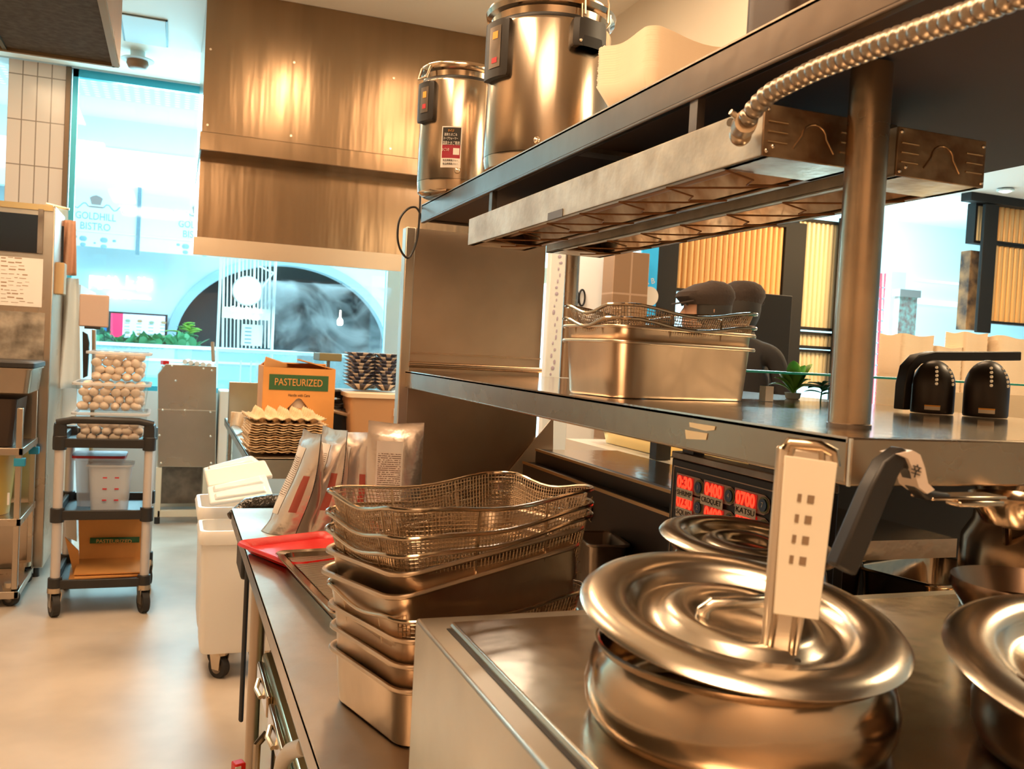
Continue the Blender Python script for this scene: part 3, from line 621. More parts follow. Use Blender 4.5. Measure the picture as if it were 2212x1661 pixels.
# black corded appliance between carton and container
t = thing('black_appliance', (.88, 5.0, TZ), 'black appliance with metal latch between the carton and the tan container', 'appliance')
MB().bb(.80, .90, 4.86, 5.1, TZ, 1.06).build('body', blackg, t, bev=.015)
g = MB()
for k in range(4): g.tube([(.84+.05*math.cos(a/8*PI*2+k), 4.95+.03*math.sin(a/8*PI*2), 1.09+.03*math.sin(a/8*PI*2+k)+k*.01) for a in range(8)], .009, 8, closed=True)
g.build('cord', black, t)
MB().tube([(.80, 4.84, 1.05), (.88, 4.83, 1.03), (.90, 4.83, 1.0)], .012).build('latch', steel_w, t)
tagit(MB().bb(.80, .93, 5.35, 5.6, 1.3, 1.345).build('green_box', mat('dark_green_box', (.2, .17, .08), 0, .5), bev=.004), 'small dark box on a post behind the striped bowls', 'box')
tagit(MB().bb(.85, .87, 5.4, 5.5, TZ, 1.3).build('small_post', steel), 'thin steel post holding the small dark box', 'post')
# small dark pan on front of table
tagit(MB().bb(.72, .9, 4.44, 4.6, TZ+.001, TZ+.03).build('dark_tray', brown_dk, bev=.01), 'dark shallow tray on the front edge of the far table', 'tray')
# ------------------------------------------------------------------ ingredient bins
def bin_(name, x0, x1, y0, y1, zt, label, opened):
    t = thing(name, ((x0+x1)/2, (y0+y1)/2, 0), label, 'bin'); cx, cy = (x0+x1)/2, (y0+y1)/2; W, D = x1-x0, y1-y0
    sh = lambda l: [v+Vector((cx, cy, 0)) for v in l]
    MB().loft([sh(loop(W-.05, D-.04, .03, .11)), sh(loop(W-.035, D-.03, .03, .13)), sh(loop(W-.02, D-.01, .03, zt-.06)), sh(loop(W+.0, D+.01, .03, zt-.055)), sh(loop(W+.01, D+.02, .03, zt-.02)), sh(loop(W-.005, D+.005, .03, zt)), sh(loop(W-.03, D-.02, .03, zt)), sh(loop(W-.06, D-.05, .03, .2))], True, True).build('bin_body', white_pl, t)
    for x in (x0+.10, x1-.07):
        for y in (y0+.06, y1-.05): caster(t, x, y, .045, ang=.7)
    return t
b1 = bin_('ingredient_bin', .13, .47, 3.84, 4.10, .62, 'white ingredient bin with open rim beside the near counter end', True)
b2 = bin_('ingredient_bin', .13, .345, 4.16, 4.52, .66, 'white ingredient bin farther back with stacked tilted lids', False)
def lidplate(name, pxs, t, mt, th=.02, ridge=True):
    P4 = [Vector(p) for p in pxs]
    n = (P4[1]-P4[0]).cross(P4[3]-P4[0]).normalized(); n = n if n.z > 0 else -n
    g = MB(); g.loft([P4, [p+n*th for p in P4]]); o = g.build('lid', mt, t, bev=.008); WO[o.name] = WO[t.name]
    if ridge:
        def q(u, v, h): return P4[0]*(1-u)*(1-v)+P4[1]*u*(1-v)+P4[2]*u*v+P4[3]*(1-u)*v+n*(th+h)
        g = MB()
        for v0, v1 in ((.1, .45), (.55, .9)): g.loft([[q(.08, v0, .0), q(.92, v0, 0), q(.92, v1, 0), q(.08, v1, 0)], [q(.12, v0+.05, .012), q(.88, v0+.05, .012), q(.88, v1-.05, .012), q(.12, v1-.05, .012)]])
        g.build('raised_panel', mt, o, bev=.004)
    return o
def L4(pts): return [iy(x, y, Y) for x, y, Y in pts]
lidplate('bin_lid', L4([(454, 1095, 4.02), (590, 1075, 4.02), (575, 1030, 4.12), (448, 1058, 4.12)]), b1, lid_pl)
lidplate('bin_lid', L4([(450, 1060, 4.16), (590, 1035, 4.16), (572, 1000, 4.22), (442, 1022, 4.22)]), b2, white_pl, .03, False)
lidplate('bin_lid', L4([(448, 1050, 4.2), (585, 1020, 4.2), (545, 990, 4.30), (440, 1018, 4.34)]), b2, lid_pl)
# ------------------------------------------------------------------ near counter
KX, KZ, KY1 = .20, .85, 3.07
t = thing('near_counter', (.7, 1.2, 0), 'long stainless counter in the foreground carrying pouches, red tray and pan stack', 'counter')
g = MB(); g.bb(KX, 1.35, -.4, KY1, KZ-.01, KZ); g.build('worktop', steel_t, t)
g = MB(); g.bb(KX, KX+.008, -.4, KY1, KZ-.048, KZ); g.bb(KX, 1.35, KY1-.008, KY1, KZ-.05, KZ); g.bb(KX, KX+.03, -.4, KY1, KZ-.05, KZ-.044); g.build('edge_apron', steel, t, bev=.003)
for y in (2.52, .6):
    MB().cyl((.245, y, 0), (.245, y, KZ-.05), .021).build('leg', mat('leg_steel', (.55, .44, .34), 1, .3), t)
    MB().cyl((.245, y, 0), (.245, y, .04), .027).build('foot', black, t)
MB().bb(.30, 1.35, -.3, 3.0, .2, .215).build('undershelf', steel_d, t)
# under-counter unit
t = thing('undercounter_unit', (.8, 1.3, 0), 'stainless undercounter unit with slotted trim under the near counter', 'cabinet')
MB().bb(.242, 1.3, .3, 2.36, .1, .61).build('body', mat('olive_reflecting_steel', (.5, .45, .25), 1, .22, bump=.3, bscale=4), t, bev=.01)
for k, y in enumerate((2.2, 1.92, 1.64, 1.36)):
    MB().bb(.228, .242, y-.12, y+.12, .55, .60).build('slotted_trim', steel_p, t, bev=.004)
    MB().tube([(.224, y-.03, .565), (.216, y, .575), (.224, y+.03, .585)], .006).build('catch', screw, t)
MB().bb(.238, .2425, 2.02, 2.035, .12, .58).build('door_gap', black, t)
MB().tube([(.236, 2.12, .50), (.215, 2.11, .48), (.213, 2.10, .40), (.236, 2.09, .37)], .009).build('door_handle', steel_p, t)
tagit(MB().tube([(.212, ix(606, 1700, .212).y, .1), ix(606, 1670, .212), ix(612, 1642, .212), ix(628, 1622, .212), ix(660, 1612, .212)], .014, 14).build('drain_hose', mat('pale_hose', (.8, .72, .6), 0, .4)), 'pale thick hose bending along the undercounter unit', 'hose')
tagit(MB().tube([(.216, 2.2, .34), (.214, 2.08, .342), (.213, 1.95, .335)], .018, 12).build('green_pipe', olive), 'dark green pipe low beside the pale hose', 'pipe')
t = thing('red_valve', (.178, 2.28, 0), 'red square valve knob at the counter leg near the bottom edge', 'valve')
MB().box((.190, 2.28, .352), (.028, .03, .03), .3).build('knob', red_pl, t, bev=.004)
MB().box((.188, 2.264, .354), (.014, .004, .016), .3).build('white_mark', paper, t)
MB().cyl((.190, 2.28, .0), (.190, 2.28, .34), .012).build('stem', steel_w, t)
t = thing('black_door_strip', (.222, 2.75, .2), 'black rounded rubber strip standing beside the counter leg', 'strip')
MB().loft([[Vector((.226+.007*math.cos(a*PI/4), 2.70+.02*math.sin(a*PI/4), z)) for a in range(8)] for z in (.30, .36, .79)]).build('strip_body', rubber, t)
# dark bag end seen past the counter's far end
tagit(MB().tube([(.20, 3.2, .80), (.26, 3.22, .83), (.33, 3.22, .838), (.42, 3.23, .83), (.55, 3.24, .82)], [.012, .03, .034, .034, .03], 10).build('black_rolled_bag', mat('shiny_black_film', (.03, .025, .02), .3, .2, bump=1, bscale=30)), 'rolled shiny black bag just past the far end of the near counter', 'bag')
tagit(MB().bb(.24, .56, 3.12, 3.34, .60, .795).build('dark_bin_under_bag', black, bev=.01), 'dark bin under the rolled black bag at the counter end', 'bin')
tagit(MB().cyl((.4, 3.2, .0), (.4, 3.2, .6), .03).build('bin_stand', steel), 'steel stand under the dark bin at the counter end', 'stand')
# ------------------------------------------------------------------ foil pouches
def pouch(x, y, rz, w, h, d, lean, label, red=False, txt=None, bend=0.0, seed=1):
    t = thing('foil_pouch', (x, y, KZ), label, 'pouch', rot=(lean[0], lean[1], rz)); n = 28; m = 18
    def P(u, v, side, off=0):   # u -1..1 across, v 0..1 up
        prof = d/2*(1-v)**.75*(1-.15*math.exp(-((v-.1)/.1)**2)) if v < .93 else 0.0
        hw = w/2*(.86+.14*min(1, v*2.2))
        yy = side*(prof*max(0, 1-abs(u)**2.4)**.6+.0012)
        nz = noise.noise(Vector((u*1.6, v*3.2, seed+side)))*.012*(1 if v < .92 else .25)*(1-abs(u))**.4
        b = bend*math.sin(v*PI)*.5+bend*v*v
        return Vector((u*hw, yy+side*off+b+nz*side*.8, v*h+.001-.006*(1-abs(u))*(v > .9)))
    for nm, side in (('front_face', -1), ('back_face', 1)):
        vs = [P(2*i/n-1, j/m, side) for j in range(m+1) for i in range(n+1)]; fs = [(j*(n+1)+i, j*(n+1)+i+1, (j+1)*(n+1)+i+1, (j+1)*(n+1)+i) for j in range(m) for i in range(n)]
        MB().add(vs, fs).build(nm, foil, t, local=True, ang=60)
    g = MB(); g.add([P(2*i/n-1, 0, s) for s in (-1, 1) for i in range(n+1)], [(i, i+1, n+2+i, n+1+i) for i in range(n)]); g.build('gusset', foil, t, local=True)
    # label follows the front face
    u0, u1, v0, v1 = (-.66, .28, .18, .84) if txt else (-.55, .35, .2, .8)
    def patch(name, u0, u1, v0, v1, mt, off=.0012, side=-1):
        vs = [P(u0+(u1-u0)*i/10, v0+(v1-v0)*j/14, side, off) for j in range(15) for i in range(11)]; fs = [(j*11+i, j*11+i+1, (j+1)*11+i+1, (j+1)*11+i) for j in range(14) for i in range(10)]
        return MB().add(vs, fs).build(name, mt, t, local=True)
    patch('label_sheet', u0, u1, v0, v1, paper)
    patch('small_print', u0+.06, u1-.06, v0+.17, v1-.09, smallprint, .002)
    patch('small_print', u0+.06, u0+.35, v0+.08, v0+.15, smallprint, .002)
    if txt:
        p = P((u0+u1)/2, v1-.06, -1, .0065); e = P(u1, v1-.045, -1, .0035)-P(u0, v1-.045, -1, .0035)
        o = text(txt, .012, black_ink, frame(p, e, (0, 0, 1)), None, width=w*.38*.86, ext=.0004, bold=.0004); Ml = o.matrix_local.copy(); o.parent = t; o.matrix_local = Ml
    if red: patch('red_panel', .74, .93, .22, .58, mat('pouch_red_print', (.5, .13, .1), .6, .3))
    return t
p1 = iz(612, 1128, KZ); p2 = iz(702, 1128, KZ)
pouch(.335, 2.70, -1.40, .17, .29, .15, (0, .0), 'foil pouch, leftmost of four, turned edge-on and leaning right', True, 'Marugame Tonkotsu', .06, 2)
pouch(.425, 2.72, -1.30, .17, .30, .14, (0, .0), 'foil pouch, second from the left, edge-on with narrow printed label', True, 'Marugame', .04, 5)
pouch(.52, 2.72, -.95, .175, .295, .09, (0, -.02), 'foil pouch, third from the left, half turned beside the facing pouch', True, 'Marugame', -.02, 8)
pouch(.595, 2.50, -.22, .155, .342, .10, (0, 0), 'foil pouch, rightmost of four, facing front with full printed label', False, 'Marugame Tonkotsu', .0, 11)
# ------------------------------------------------------------------ red tray and perforated tray
t = thing('red_tray', (.36, 2.47, KZ), 'bright red plastic tray lying beside the foil pouches', 'tray', rz=0)
q = [iz(548, 1163, .878), iz(600, 1217, .872), iz(806, 1188, .868), iz(757, 1146, .874)]
c = sum(q, Vector())/4; e1 = (q[2]-q[1]+q[3]-q[0]).normalized(); e2 = (q[0]-q[1]).normalized()
t.location = (c.x, c.y, KZ); WO[t.name] = Vector(t.location); W, D = (q[3]-q[0]).length, .30
c2 = (q[0]+q[3])/2; fr_ = frame(c2-Vector((0, D/2, 0)), (e1.x, e1.y, 0), (0, 1, 0))
fr_.translation.z = KZ
t.location = fr_.translation; WO[t.name] = Vector(fr_.translation)
LL = [loop(W-.05, D-.05, .03, .012), loop(W-.03, D-.03, .035, .024), loop(W-.006, D-.006, .04, .028), loop(W, D, .04, .022), loop(W-.004, D-.004, .04, .019), loop(W-.03, D-.03, .035, .016), loop(W-.05, D-.05, .03, .003)]
LL = [[fr_ @ v for v in l] for l in LL]; MB().loft(LL).build('tray_body', red_pl, t)
q = [iz(590, 1190, .885), iz(718, 1328, .885)]
ang = math.atan2(q[1].x-q[0].x, q[0].y-q[1].y)
W, D = .325, .56
e2 = Vector((math.sin(-ang), math.cos(-ang), 0)); e2 = (q[0]-q[1]).normalized(); e2.z = 0; e2.normalize(); e1 = Vector((e2.y, -e2.x, 0))
c = q[0]+e1*W/2-e2*D/2; c.z = KZ
t = thing('draining_tray', c, 'shallow stainless tray with slotted drip insert beside the pan stack', 'tray'); M = frame(c, e1, e2)
tf = lambda l: [M @ v for v in l]
MB().loft([tf(loop(W-.05, D-.05, .03, .002)), tf(loop(W-.035, D-.035, .03, .033)), tf(loop(W-.005, D-.005, .03, .036)), tf(loop(W, D, .03, .033))], True, False).build('tray_body', steel_p, t, solid=.0012)
g = MB()
for k in range(56):
    y = -D/2+.035+k*(D-.07)/55
    g.box((0, y, .024), (W-.06, .0045, .002), M=M)
for x in (-.1, -.05, 0, .05, .1): g.box((x, 0, .0215), (.003, D-.06, .003), M=M)
g.build('slotted_insert', steel_w, t)
# ------------------------------------------------------------------ GN pans and mesh baskets
def pan_mesh(W, L, H, name='pan', m=None, r=.034):
    o = MB().loft([loop(W-.035, L-.035, r-.006, .001), loop(W-.03, L-.03, r-.002, .005), loop(W-.018, L-.018, r, H-.003), loop(W-.013, L-.013, r+.002, H), loop(W-.003, L-.003, r+.002, H+.0005), loop(W, L, r+.003, H-.0025), loop(W-.001, L-.001, r+.003, H-.005)], True, False).build(name, m or steel_pan, local=True, solid=.0012, ang=50)
    return o
def basket(W, L, H, sag, loc, rot, label, group):
    t = thing('wire_basket', loc, label, 'basket', rot=rot, group=group)
    def L_(w, l, r, z, s=0):
        out = []; pts = rr(w, l, r, 5); 
        # resample evenly for the mesh
        P_ = [Vector((x, y, z-s*k)) for x, y, k in pts]; return P_
    def resample(P_, n):
        d = [0]; m = len(P_)
        for i in range(m): d.append(d[-1]+(P_[(i+1) % m]-P_[i]).length)
        out = []; j = 0
        for k in range(n):
            s_ = d[-1]*k/n
            while d[j+1] < s_: j += 1
            u = (s_-d[j])/max(1e-9, d[j+1]-d[j]); out.append(P_[j].lerp(P_[(j+1) % m], u))
        return out
    top = resample(L_(W-.012, L-.012, .035, H, sag), 176); bot = resample(L_(W-.045, L-.045, .03, .002), 176); rows = max(6, int(H/.0062))
    g = MB(); g.loft([[b.lerp(a, r/rows) for a, b in zip(top, bot)] for r in range(rows+1)], False, False)
    hw, hl = (W-.05)/2, (L-.05)/2; nx, ny = int(2*hw/.0062), int(2*hl/.0062)
    g.add([(-hw+2*hw*i/nx, -hl+2*hl*j/ny, .002) for j in range(ny+1) for i in range(nx+1)], [(j*(nx+1)+i, j*(nx+1)+i+1, (j+1)*(nx+1)+i+1, (j+1)*(nx+1)+i) for j in range(ny) for i in range(nx)])
    o = g.build('wire_mesh', steel_w, t, local=True, smooth=False); md = o.modifiers.new('w', 'WIREFRAME'); md.thickness = .0019; md.use_replace = True; md.use_even_offset = False
    bpy.context.view_layer.update(); me = bpy.data.meshes.new_from_object(o.evaluated_get(bpy.context.evaluated_depsgraph_get())); o.modifiers.clear(); o.data = me
    rp = L_(W, L, .04, H, sag); MB().tube(rp, .0032, 8, closed=True).build('rim_wire', steel_p, t, local=True)
    for s, sx in ((1, 0), (-1, 0)):
        for yy in (-L*.2, L*.22): MB().tube([(s*(W/2-.006), yy, H-sag*.8), (s*(W/2-.02), yy, .002)], .0018, 6).build('support_strap', steel_w, t, local=True)
    for s in (1, -1):
        for xx in (-W*.15, W*.2): MB().tube([(xx, s*(L/2-.006), H-sag*.85), (xx, s*(L/2-.02), .002)], .0018, 6).build('support_strap', steel_w, t, local=True)
    return t
# stack on the counter: corner nearest the camera kept in place while each piece is turned
def place(near, ang, W, L, zr, H, tilt=(0, 0)):
    # W along direction ang (towards right), L along ang+90; returns centre location for pivot at the near corner
    d1 = Vector((math.cos(ang), math.sin(ang), 0)); d2 = Vector((-math.sin(ang), math.cos(ang), 0))
    c = Vector((near[0], near[1], 0))+d1*W/2+d2*L/2
    return c
S = []
A0 = math.radians(15.5); PW, PL, PH = .345, .256, .066
near = (.303, 1.172)
def hump(zn, ang, tx, ty, H, W=PW, L=PL, nr=near):
    # zn = rim height at the near corner; tx = rise along W, ty = rise along L
    c = place(nr, ang, W, L, 0, 0); rx_, ry_ = math.atan(ty/L), -math.atan(tx/W)
    zc_ = zn+tx/2+ty/2-H
    R = Matrix.Rotation(ang, 4, 'Z') @ Matrix.Rotation(ry_, 4, 'Y') @ Matrix.Rotation(rx_, 4, 'X')
    return (c.x, c.y, zc_), R.to_euler()
pm = pan_mesh(PW, PL, .084, 'deep_pan'); loc, ro = hump(.936, A0, 0, 0, .084)
pm.location = loc; pm.rotation_euler = ro; tagit(pm, 'deep stainless pan at the very bottom of the nested stack on the near counter', 'pan', 'nested pans on the near counter')
for zn, a_, tx, ty, lab in ((.970, A0, .0, .0, 'second pan up in the nested stack, just above the deep bottom pan'), (1.005, A0+.02, .0, -.002, 'third pan up in the nested stack, holding a mesh basket')):
    o = pm.copy(); COL.objects.link(o); loc, ro = hump(zn, a_, tx, ty, .084); o.location = loc; o.rotation_euler = ro; o['label'] = lab
loc, ro = hump(1.036, A0+.02, .01, .004, .10); bk = basket(PW, PL, .095, .012, loc, ro, 'wire mesh basket caught between the third and the tilted pans of the stack', 'nested baskets on the near counter')
pmd = pan_mesh(PW, PL, .112, 'deep_pan')
for zn, tx, ty, H_, src, lab in ((1.066, .052, -.012, .112, pmd, 'lower of the two pans tilted up to the right in the stack'), (1.096, .048, -.01, .084, pm, 'upper tilted pan directly under the three top mesh baskets')):
    pm2 = src if src is pmd else src.copy(); loc, ro = hump(zn, A0+.01, tx, ty, H_)
    if src is pm: COL.objects.link(pm2)
    tagit(pm2, lab, 'pan', 'nested pans on the near counter')
    pm2.location = loc; pm2.rotation_euler = ro; pm2['label'] = lab
for zn, tx, ty, lab, da in ((1.119, .040, -.002, 'lowest of the three wire mesh baskets at the top of the stack', .01), (1.143, .032, .0, 'middle one of the three wire mesh baskets at the top of the stack', .02), (1.182, .014, -.008, 'topmost wire mesh basket of the tall stack on the near counter', .03)):
    loc, ro = hump(zn, A0+da, tx, ty, .095, W=.358, L=.262); dup(bk, loc, ro, label=lab, group='nested baskets on the near counter').scale = (1.038, 1.02, 1)
# small pan on the counter right of the stack and utensils
o = pan_mesh(.105, .17, .125, 'small_deep_pan', steel_d, r=.018); o.location = (.965, 1.93, KZ+.001); o.rotation_euler = (0, 0, -.18); tagit(o, 'small deep steel pan behind the pan stack by the dark guard', 'pan')
t = thing('slotted_spoon', (.95, 2.12, KZ), 'slotted spoon leaning upright behind the small deep pan', 'spoon')
p = iy(1283, 1100, 2.1); g = MB(); g.ell((p.x, 2.1, p.z), (.02, .006, .035), 16, 10); g.build('bowl', steel_w, t)
g = MB(); g.tube([iy(1283, 1120, 2.1), (p.x, 2.12, KZ+.003)], .004); g.build('handle', steel_w, t)
g = MB()
for dx in (-.008, .004):
    for dz in (-.015, 0, .015): g.box((p.x+dx, 2.0935, p.z+dz), (.004, .002, .008))
g.build('slot', black, t)
a = iy(1302, 1105, 2.05); b = iy(1303, 1135, 2.05); tagit(MB().tube([a, b, (b.x, 2.05, KZ)], .0035).build('thin_steel_skewer', steel_w), 'thin steel skewer standing behind the small deep pan', 'skewer')
# ------------------------------------------------------------------ foreground unit with lidded pots
BX0, BZ, BY1 = .303, 1.057, 1.118
t = thing('soup_warmer_unit', (.8, .5, KZ), 'stainless warmer box in the right foreground carrying lidded pots', 'warmer')
MB().bb(BX0, 1.30, -.3, BY1, KZ+.001, BZ).build('housing', mat('warmer_steel', (.72, .66, .56), 1, .36, bump=.15, bscale=8, noisec=.2, nscale=4), t, bev=.004)
g = MB(); lx0, ly1 = .335, 1.075
g.loft([[Vector(p) for p in ((lx0, -.3, BZ), (1.28, -.3, BZ), (1.28, ly1, BZ), (lx0, ly1, BZ))], [Vector(p) for p in ((lx0+.003, -.3, BZ+.007), (1.28, -.3, BZ+.007), (1.28, ly1-.003, BZ+.007), (lx0+.003, ly1-.003, BZ+.007))]])
g.build('top_plate', mat('warmer_top_steel', (.76, .64, .5), 1, .2, bump=.25, bscale=7, noisec=.3, nscale=6), t, bev=.002)
MB().bb(lx0-.006, lx0, -.3, ly1-.01, BZ, BZ+.001).build('groove', black, t)
def pot(cx, cy, zb, r, h, lidz, tilt, tang, label, lidr=None, body=steel_p, notch=True, depth=.02):
    t = thing('lidded_pot', (cx, cy, zb), label, 'pot'); c = Vector((cx, cy, zb))
    MB().lathe([(r*.86, .0), (r*.95, .006), (r*1.0, .022), (r*1.01, h*.5), (r*.97, h*.8), (r*.93, h*.92), (r*.96, h), (r*.93, h)], c, 64, True, False).build('pot_body', body, t, solid=.0015, ang=60)
    R = lidr or r*1.1
    o = MB().lathe([(a_*R/.152, b_) for a_, b_ in ((.004, -.013), (.03, -.013), (.038, -.009), (.044, -.003), (.062, -.0015), (.072, -.006), (.078, -.013), (.090, -.016), (.099, -.014), (.105, -.004), (.110, .002), (.125, .004), (.14, .0025), (.148, -.001), (.152, -.005), (.150, -.007))], (0, 0, 0), 96, True, False).build('lid', lidm, t, local=True, solid=.0012, ang=60)
    o.location = (0, 0, lidz-zb); o.rotation_euler = Matrix.Rotation(tilt, 3, Vector((math.cos(tang), math.sin(tang), 0))).to_euler(); WO[o.name] = Vector((cx, cy, lidz))
    return t, o
PT, PLid = pot(.512, .720, BZ+.001, .142, .078, 1.17, .159, 0, 'large lidded soup pot in the right foreground with a labelled ladle handle', lidr=.152)
# lid grip and notch
g = MB(); g.tube([(-.042, .0, .004), (-.042, .0, .014), (-.036, .0, .02), (.036, .0, .02), (.042, .0, .014), (.042, .0, .004)], .0065, 12); o = g.build('lid_grip', lidm, PLid, local=True)
o.location = (0, 0, -.012)
# ladle standing in the large pot
tz = Vector((.545, .655, 1.13)); top = iy(1742, 960, .66)
lt = thing('labelled_ladle', tz, 'upright steel ladle with broad pale labelled handle in the foreground pot', 'ladle')
base = iy(1676, 1462, .655)
d = (top-base).normalized(); wv = RT.copy(); wv = (wv-d*wv.dot(d)).normalized(); nv = d.cross(wv)
def bar(p0, p1, w0, w1, th, name, mt, par, bev=.003):
    g = MB(); g.loft([[p0-wv*w0-nv*th, p0+wv*w0-nv*th, p0+wv*w0+nv*th, p0-wv*w0+nv*th], [p1-wv*w1-nv*th, p1+wv*w1-nv*th, p1+wv*w1+nv*th, p1-wv*w1+nv*th]]); return g.build(name, mt, par, bev=bev)
g = MB()
for s in (-1, 1): g.tube([base+wv*s*.011-d*.05, base+wv*s*.009+d*.05, top+wv*s*.016-d*.02, top+wv*s*.012], .0045, 10)
g.build('handle_rod', steel_p, lt)
bar(base+d*.01-wv*.0, top-d*.004, .016, .026, .003, 'handle_blade', mat('handle_steel', (.8, .7, .58), .9, .3), lt)
lab0 = base+d*.035+wv*.009-nv*.0045*(1 if nv.dot(fwd) > 0 else -1); lab1 = top-d*.012+wv*.004-nv*.0045*(1 if nv.dot(fwd) > 0 else -1)
bar(lab0+d*.02, lab1, .020, .0235, .0012, 'label_sleeve', mat('cream_label_tape', (.95, .86, .7), 0, .45), lt, .001)
g = MB(); nn = -nv if nv.dot(fwd) > 0 else nv
for i in range(4):
    for j, (dx, ww) in enumerate(((-.006, .0035), (.004, .006))):
        c = lab1-d*(.035+i*.018)+wv*dx+nn*.0016
        g.loft([[c-wv*ww/2-d*.0035, c+wv*ww/2-d*.0035, c+wv*ww/2+d*.0035, c-wv*ww/2+d*.0035], [q+nn*.0004 for q in (c-wv*ww/2-d*.0035, c+wv*ww/2-d*.0035, c+wv*ww/2+d*.0035, c-wv*ww/2+d*.0035)]])
g.build('written_characters', mat('faded_brown_ink', (.3, .2, .12), 0, .6), lt)
g = MB(); g.tube([top-wv*.018-d*.008, top-wv*.016-d*.001, top+wv*.012, top+wv*.024-d*.004, top+wv*.027-d*.016], .0055, 10); g.build('hook_end', steel_p, lt)
bar(base-d*.012, base+d*.02, .021, .019, .006, 'black_collar', black, lt)
# second pot behind, two pots at the right
pot(.735, 1.03, BZ+.001, .105, .095, 1.168, .10, .3, 'smaller lidded pot behind the large foreground pot, under the timer panel', lidr=.118)
t2, l2 = pot(.80, .545, BZ+.008, .125, .085, 1.15, .2, -.3, 'lidded pot with greenish bowl-shaped lid at the lower right corner', lidr=.155, body=mat('dark_pot_steel', (.16, .11, .07), .9, .3))
t3 = thing('tall_pot', (1.20, .96, BZ), 'tall dark steel pot at the right edge behind the corner pot', 'pot')
MB().lathe([(.09, 0), (.108, .01), (.114, .06), (.112, .11), (.098, .135), (.095, .17), (.108, .22), (.114, .245), (.12, .248), (.114, .245)], (1.20, .96, BZ+.001), 48, True, False).build('pot_body', mat('tall_pot_steel', (.3, .2, .12), 1, .22, bump=.2, bscale=8), t3, solid=.0015)
MB().tube([(1.10, .93, 1.25), (1.07, .90, 1.26), (1.06, .91, 1.21), (1.10, .94, 1.17)], .006).build('ear_handle', steel_p, t3)
p = iz(2180, 1340, 1.13); tagit(MB().lathe([(.03, .0), (.07, .005), (.085, .03), (.084, .04), (.07, .012), (.02, .008)], (.93, .76, 1.13), 40, True, True).build('round_ladle_bowl', mat('bronze_steel', (.4, .28, .2), 1, .25)), 'dull round steel ladle bowl between the tall pot and the corner pot', 'bowl')
# black handled ladle
lt = thing('black_handled_ladle', (.66, .70, 1.1), 'ladle with thick black hooked handle leaning right of the large pot', 'ladle')
YB = .70
pts = [iy(x, y, YB) for x, y in ((1815, 1230), (1850, 1150), (1885, 1065), (1912, 1010), (1938, 985), (1962, 1000), (1975, 1045), (1992, 1068), (2040, 1072))]
g = MB(); N_ = len(pts); L = []
for i, p_ in enumerate(pts):
    tt = (pts[min(i+1, N_-1)]-pts[max(i-1, 0)]).normalized(); sd = Vector((tt.z, 0, -tt.x)).normalized(); ww = (.0135, .0135, .013, .012, .010, .008, .006, .005, .004)[i]
    L.append([p_+sd*ww+Vector((0, -.009, 0)), p_+sd*ww+Vector((0, .009, 0)), p_-sd*ww+Vector((0, .009, 0)), p_-sd*ww+Vector((0, -.009, 0))])
g.loft(L); g.build('handle', black, lt, bev=.003)
pp = [iy(x, y, YB-.011) for x, y in ((1938, 981), (1958, 990), (1972, 1020), (1982, 1052), (2000, 1066))]
g = MB(); g.loft([[p_+Vector((0, -.002, 0)), p_+Vector((.017-.002*i, -.002, .004)), p_+Vector((.017-.002*i, .024, .004)), p_+Vector((0, .024, 0))] for i, p_ in enumerate(pp)]); g.build('label_tape', mat('pale_tape', (.8, .66, .55), 0, .4), lt)
q = iy(1968, 1020, YB-.014); text('辛', .014, black_ink, frame(q+Vector((.006, 0, 0)), (1, 0, -.25), (.25, 0, 1)), lt, ext=.0003)
g = MB(); a, b = iy(1998, 1070, YB), iy(2160, 1078, YB)
g.box(((a.x+b.x)/2, YB+.005, (a.z+b.z)/2), (b.x-a.x, .03, .0045)); g.box(((a.x+b.x)/2+.012, YB-.004, (a.z+b.z)/2-.005), ((b.x-a.x)*.6, .02, .006)); g.build('steel_shank', steel_p, lt, bev=.002)
g = MB(); q_ = b; g.lathe([(.01, -.035), (.03, -.03), (.045, -.008), (.046, 0), (.043, -.006), (.02, -.026)], (b.x+.045, YB+.02, b.z), 32); g.build('ladle_bowl', steel_p, lt, bev=0)
# pans in the dark well at the right
for (x, y, z, w_, l_, h_, rz, lab, mt_) in ((1.28, 1.55, .90, .16, .17, .12, .2, 'clear-looking polished pan behind the black ladle handle', steel_p), (1.50, 1.45, .90, .3, .2, .10, .25, 'wide polished pan reflecting daylight right of the black ladle handle', steel_p), (1.46, 1.28, .90, .26, .17, .08, .1, 'low steel pan with pale blue sheen in front of the wide pan', steel_p)):
    o = pan_mesh(w_, l_, h_, 'well_pan', mt_); o.location = (x, y, z); o.rotation_euler = (0, 0, rz); tagit(o, lab, 'pan')
tagit(MB().bb(1.22, 2.3, 1.62, 1.66, .896, 1.28).build('black_void_panel', mat('matt_black_panel', (.008, .006, .005), 0, .6)), 'black panel added for the dark void behind the polished pans at right', 'panel')  # black panel added to keep the void behind the pans dark
t = thing('side_counter', (1.7, 1.3, 0), 'lower stainless work surface behind the warmer box on the right', 'counter')
MB().bb(1.36, 2.3, .4, 3.05, .86, .895).build('worktop', steel_t, t)
MB().bb(1.4, 2.28, .45, 3.0, .0, .86).build('cabinet_body', steel_d, t)
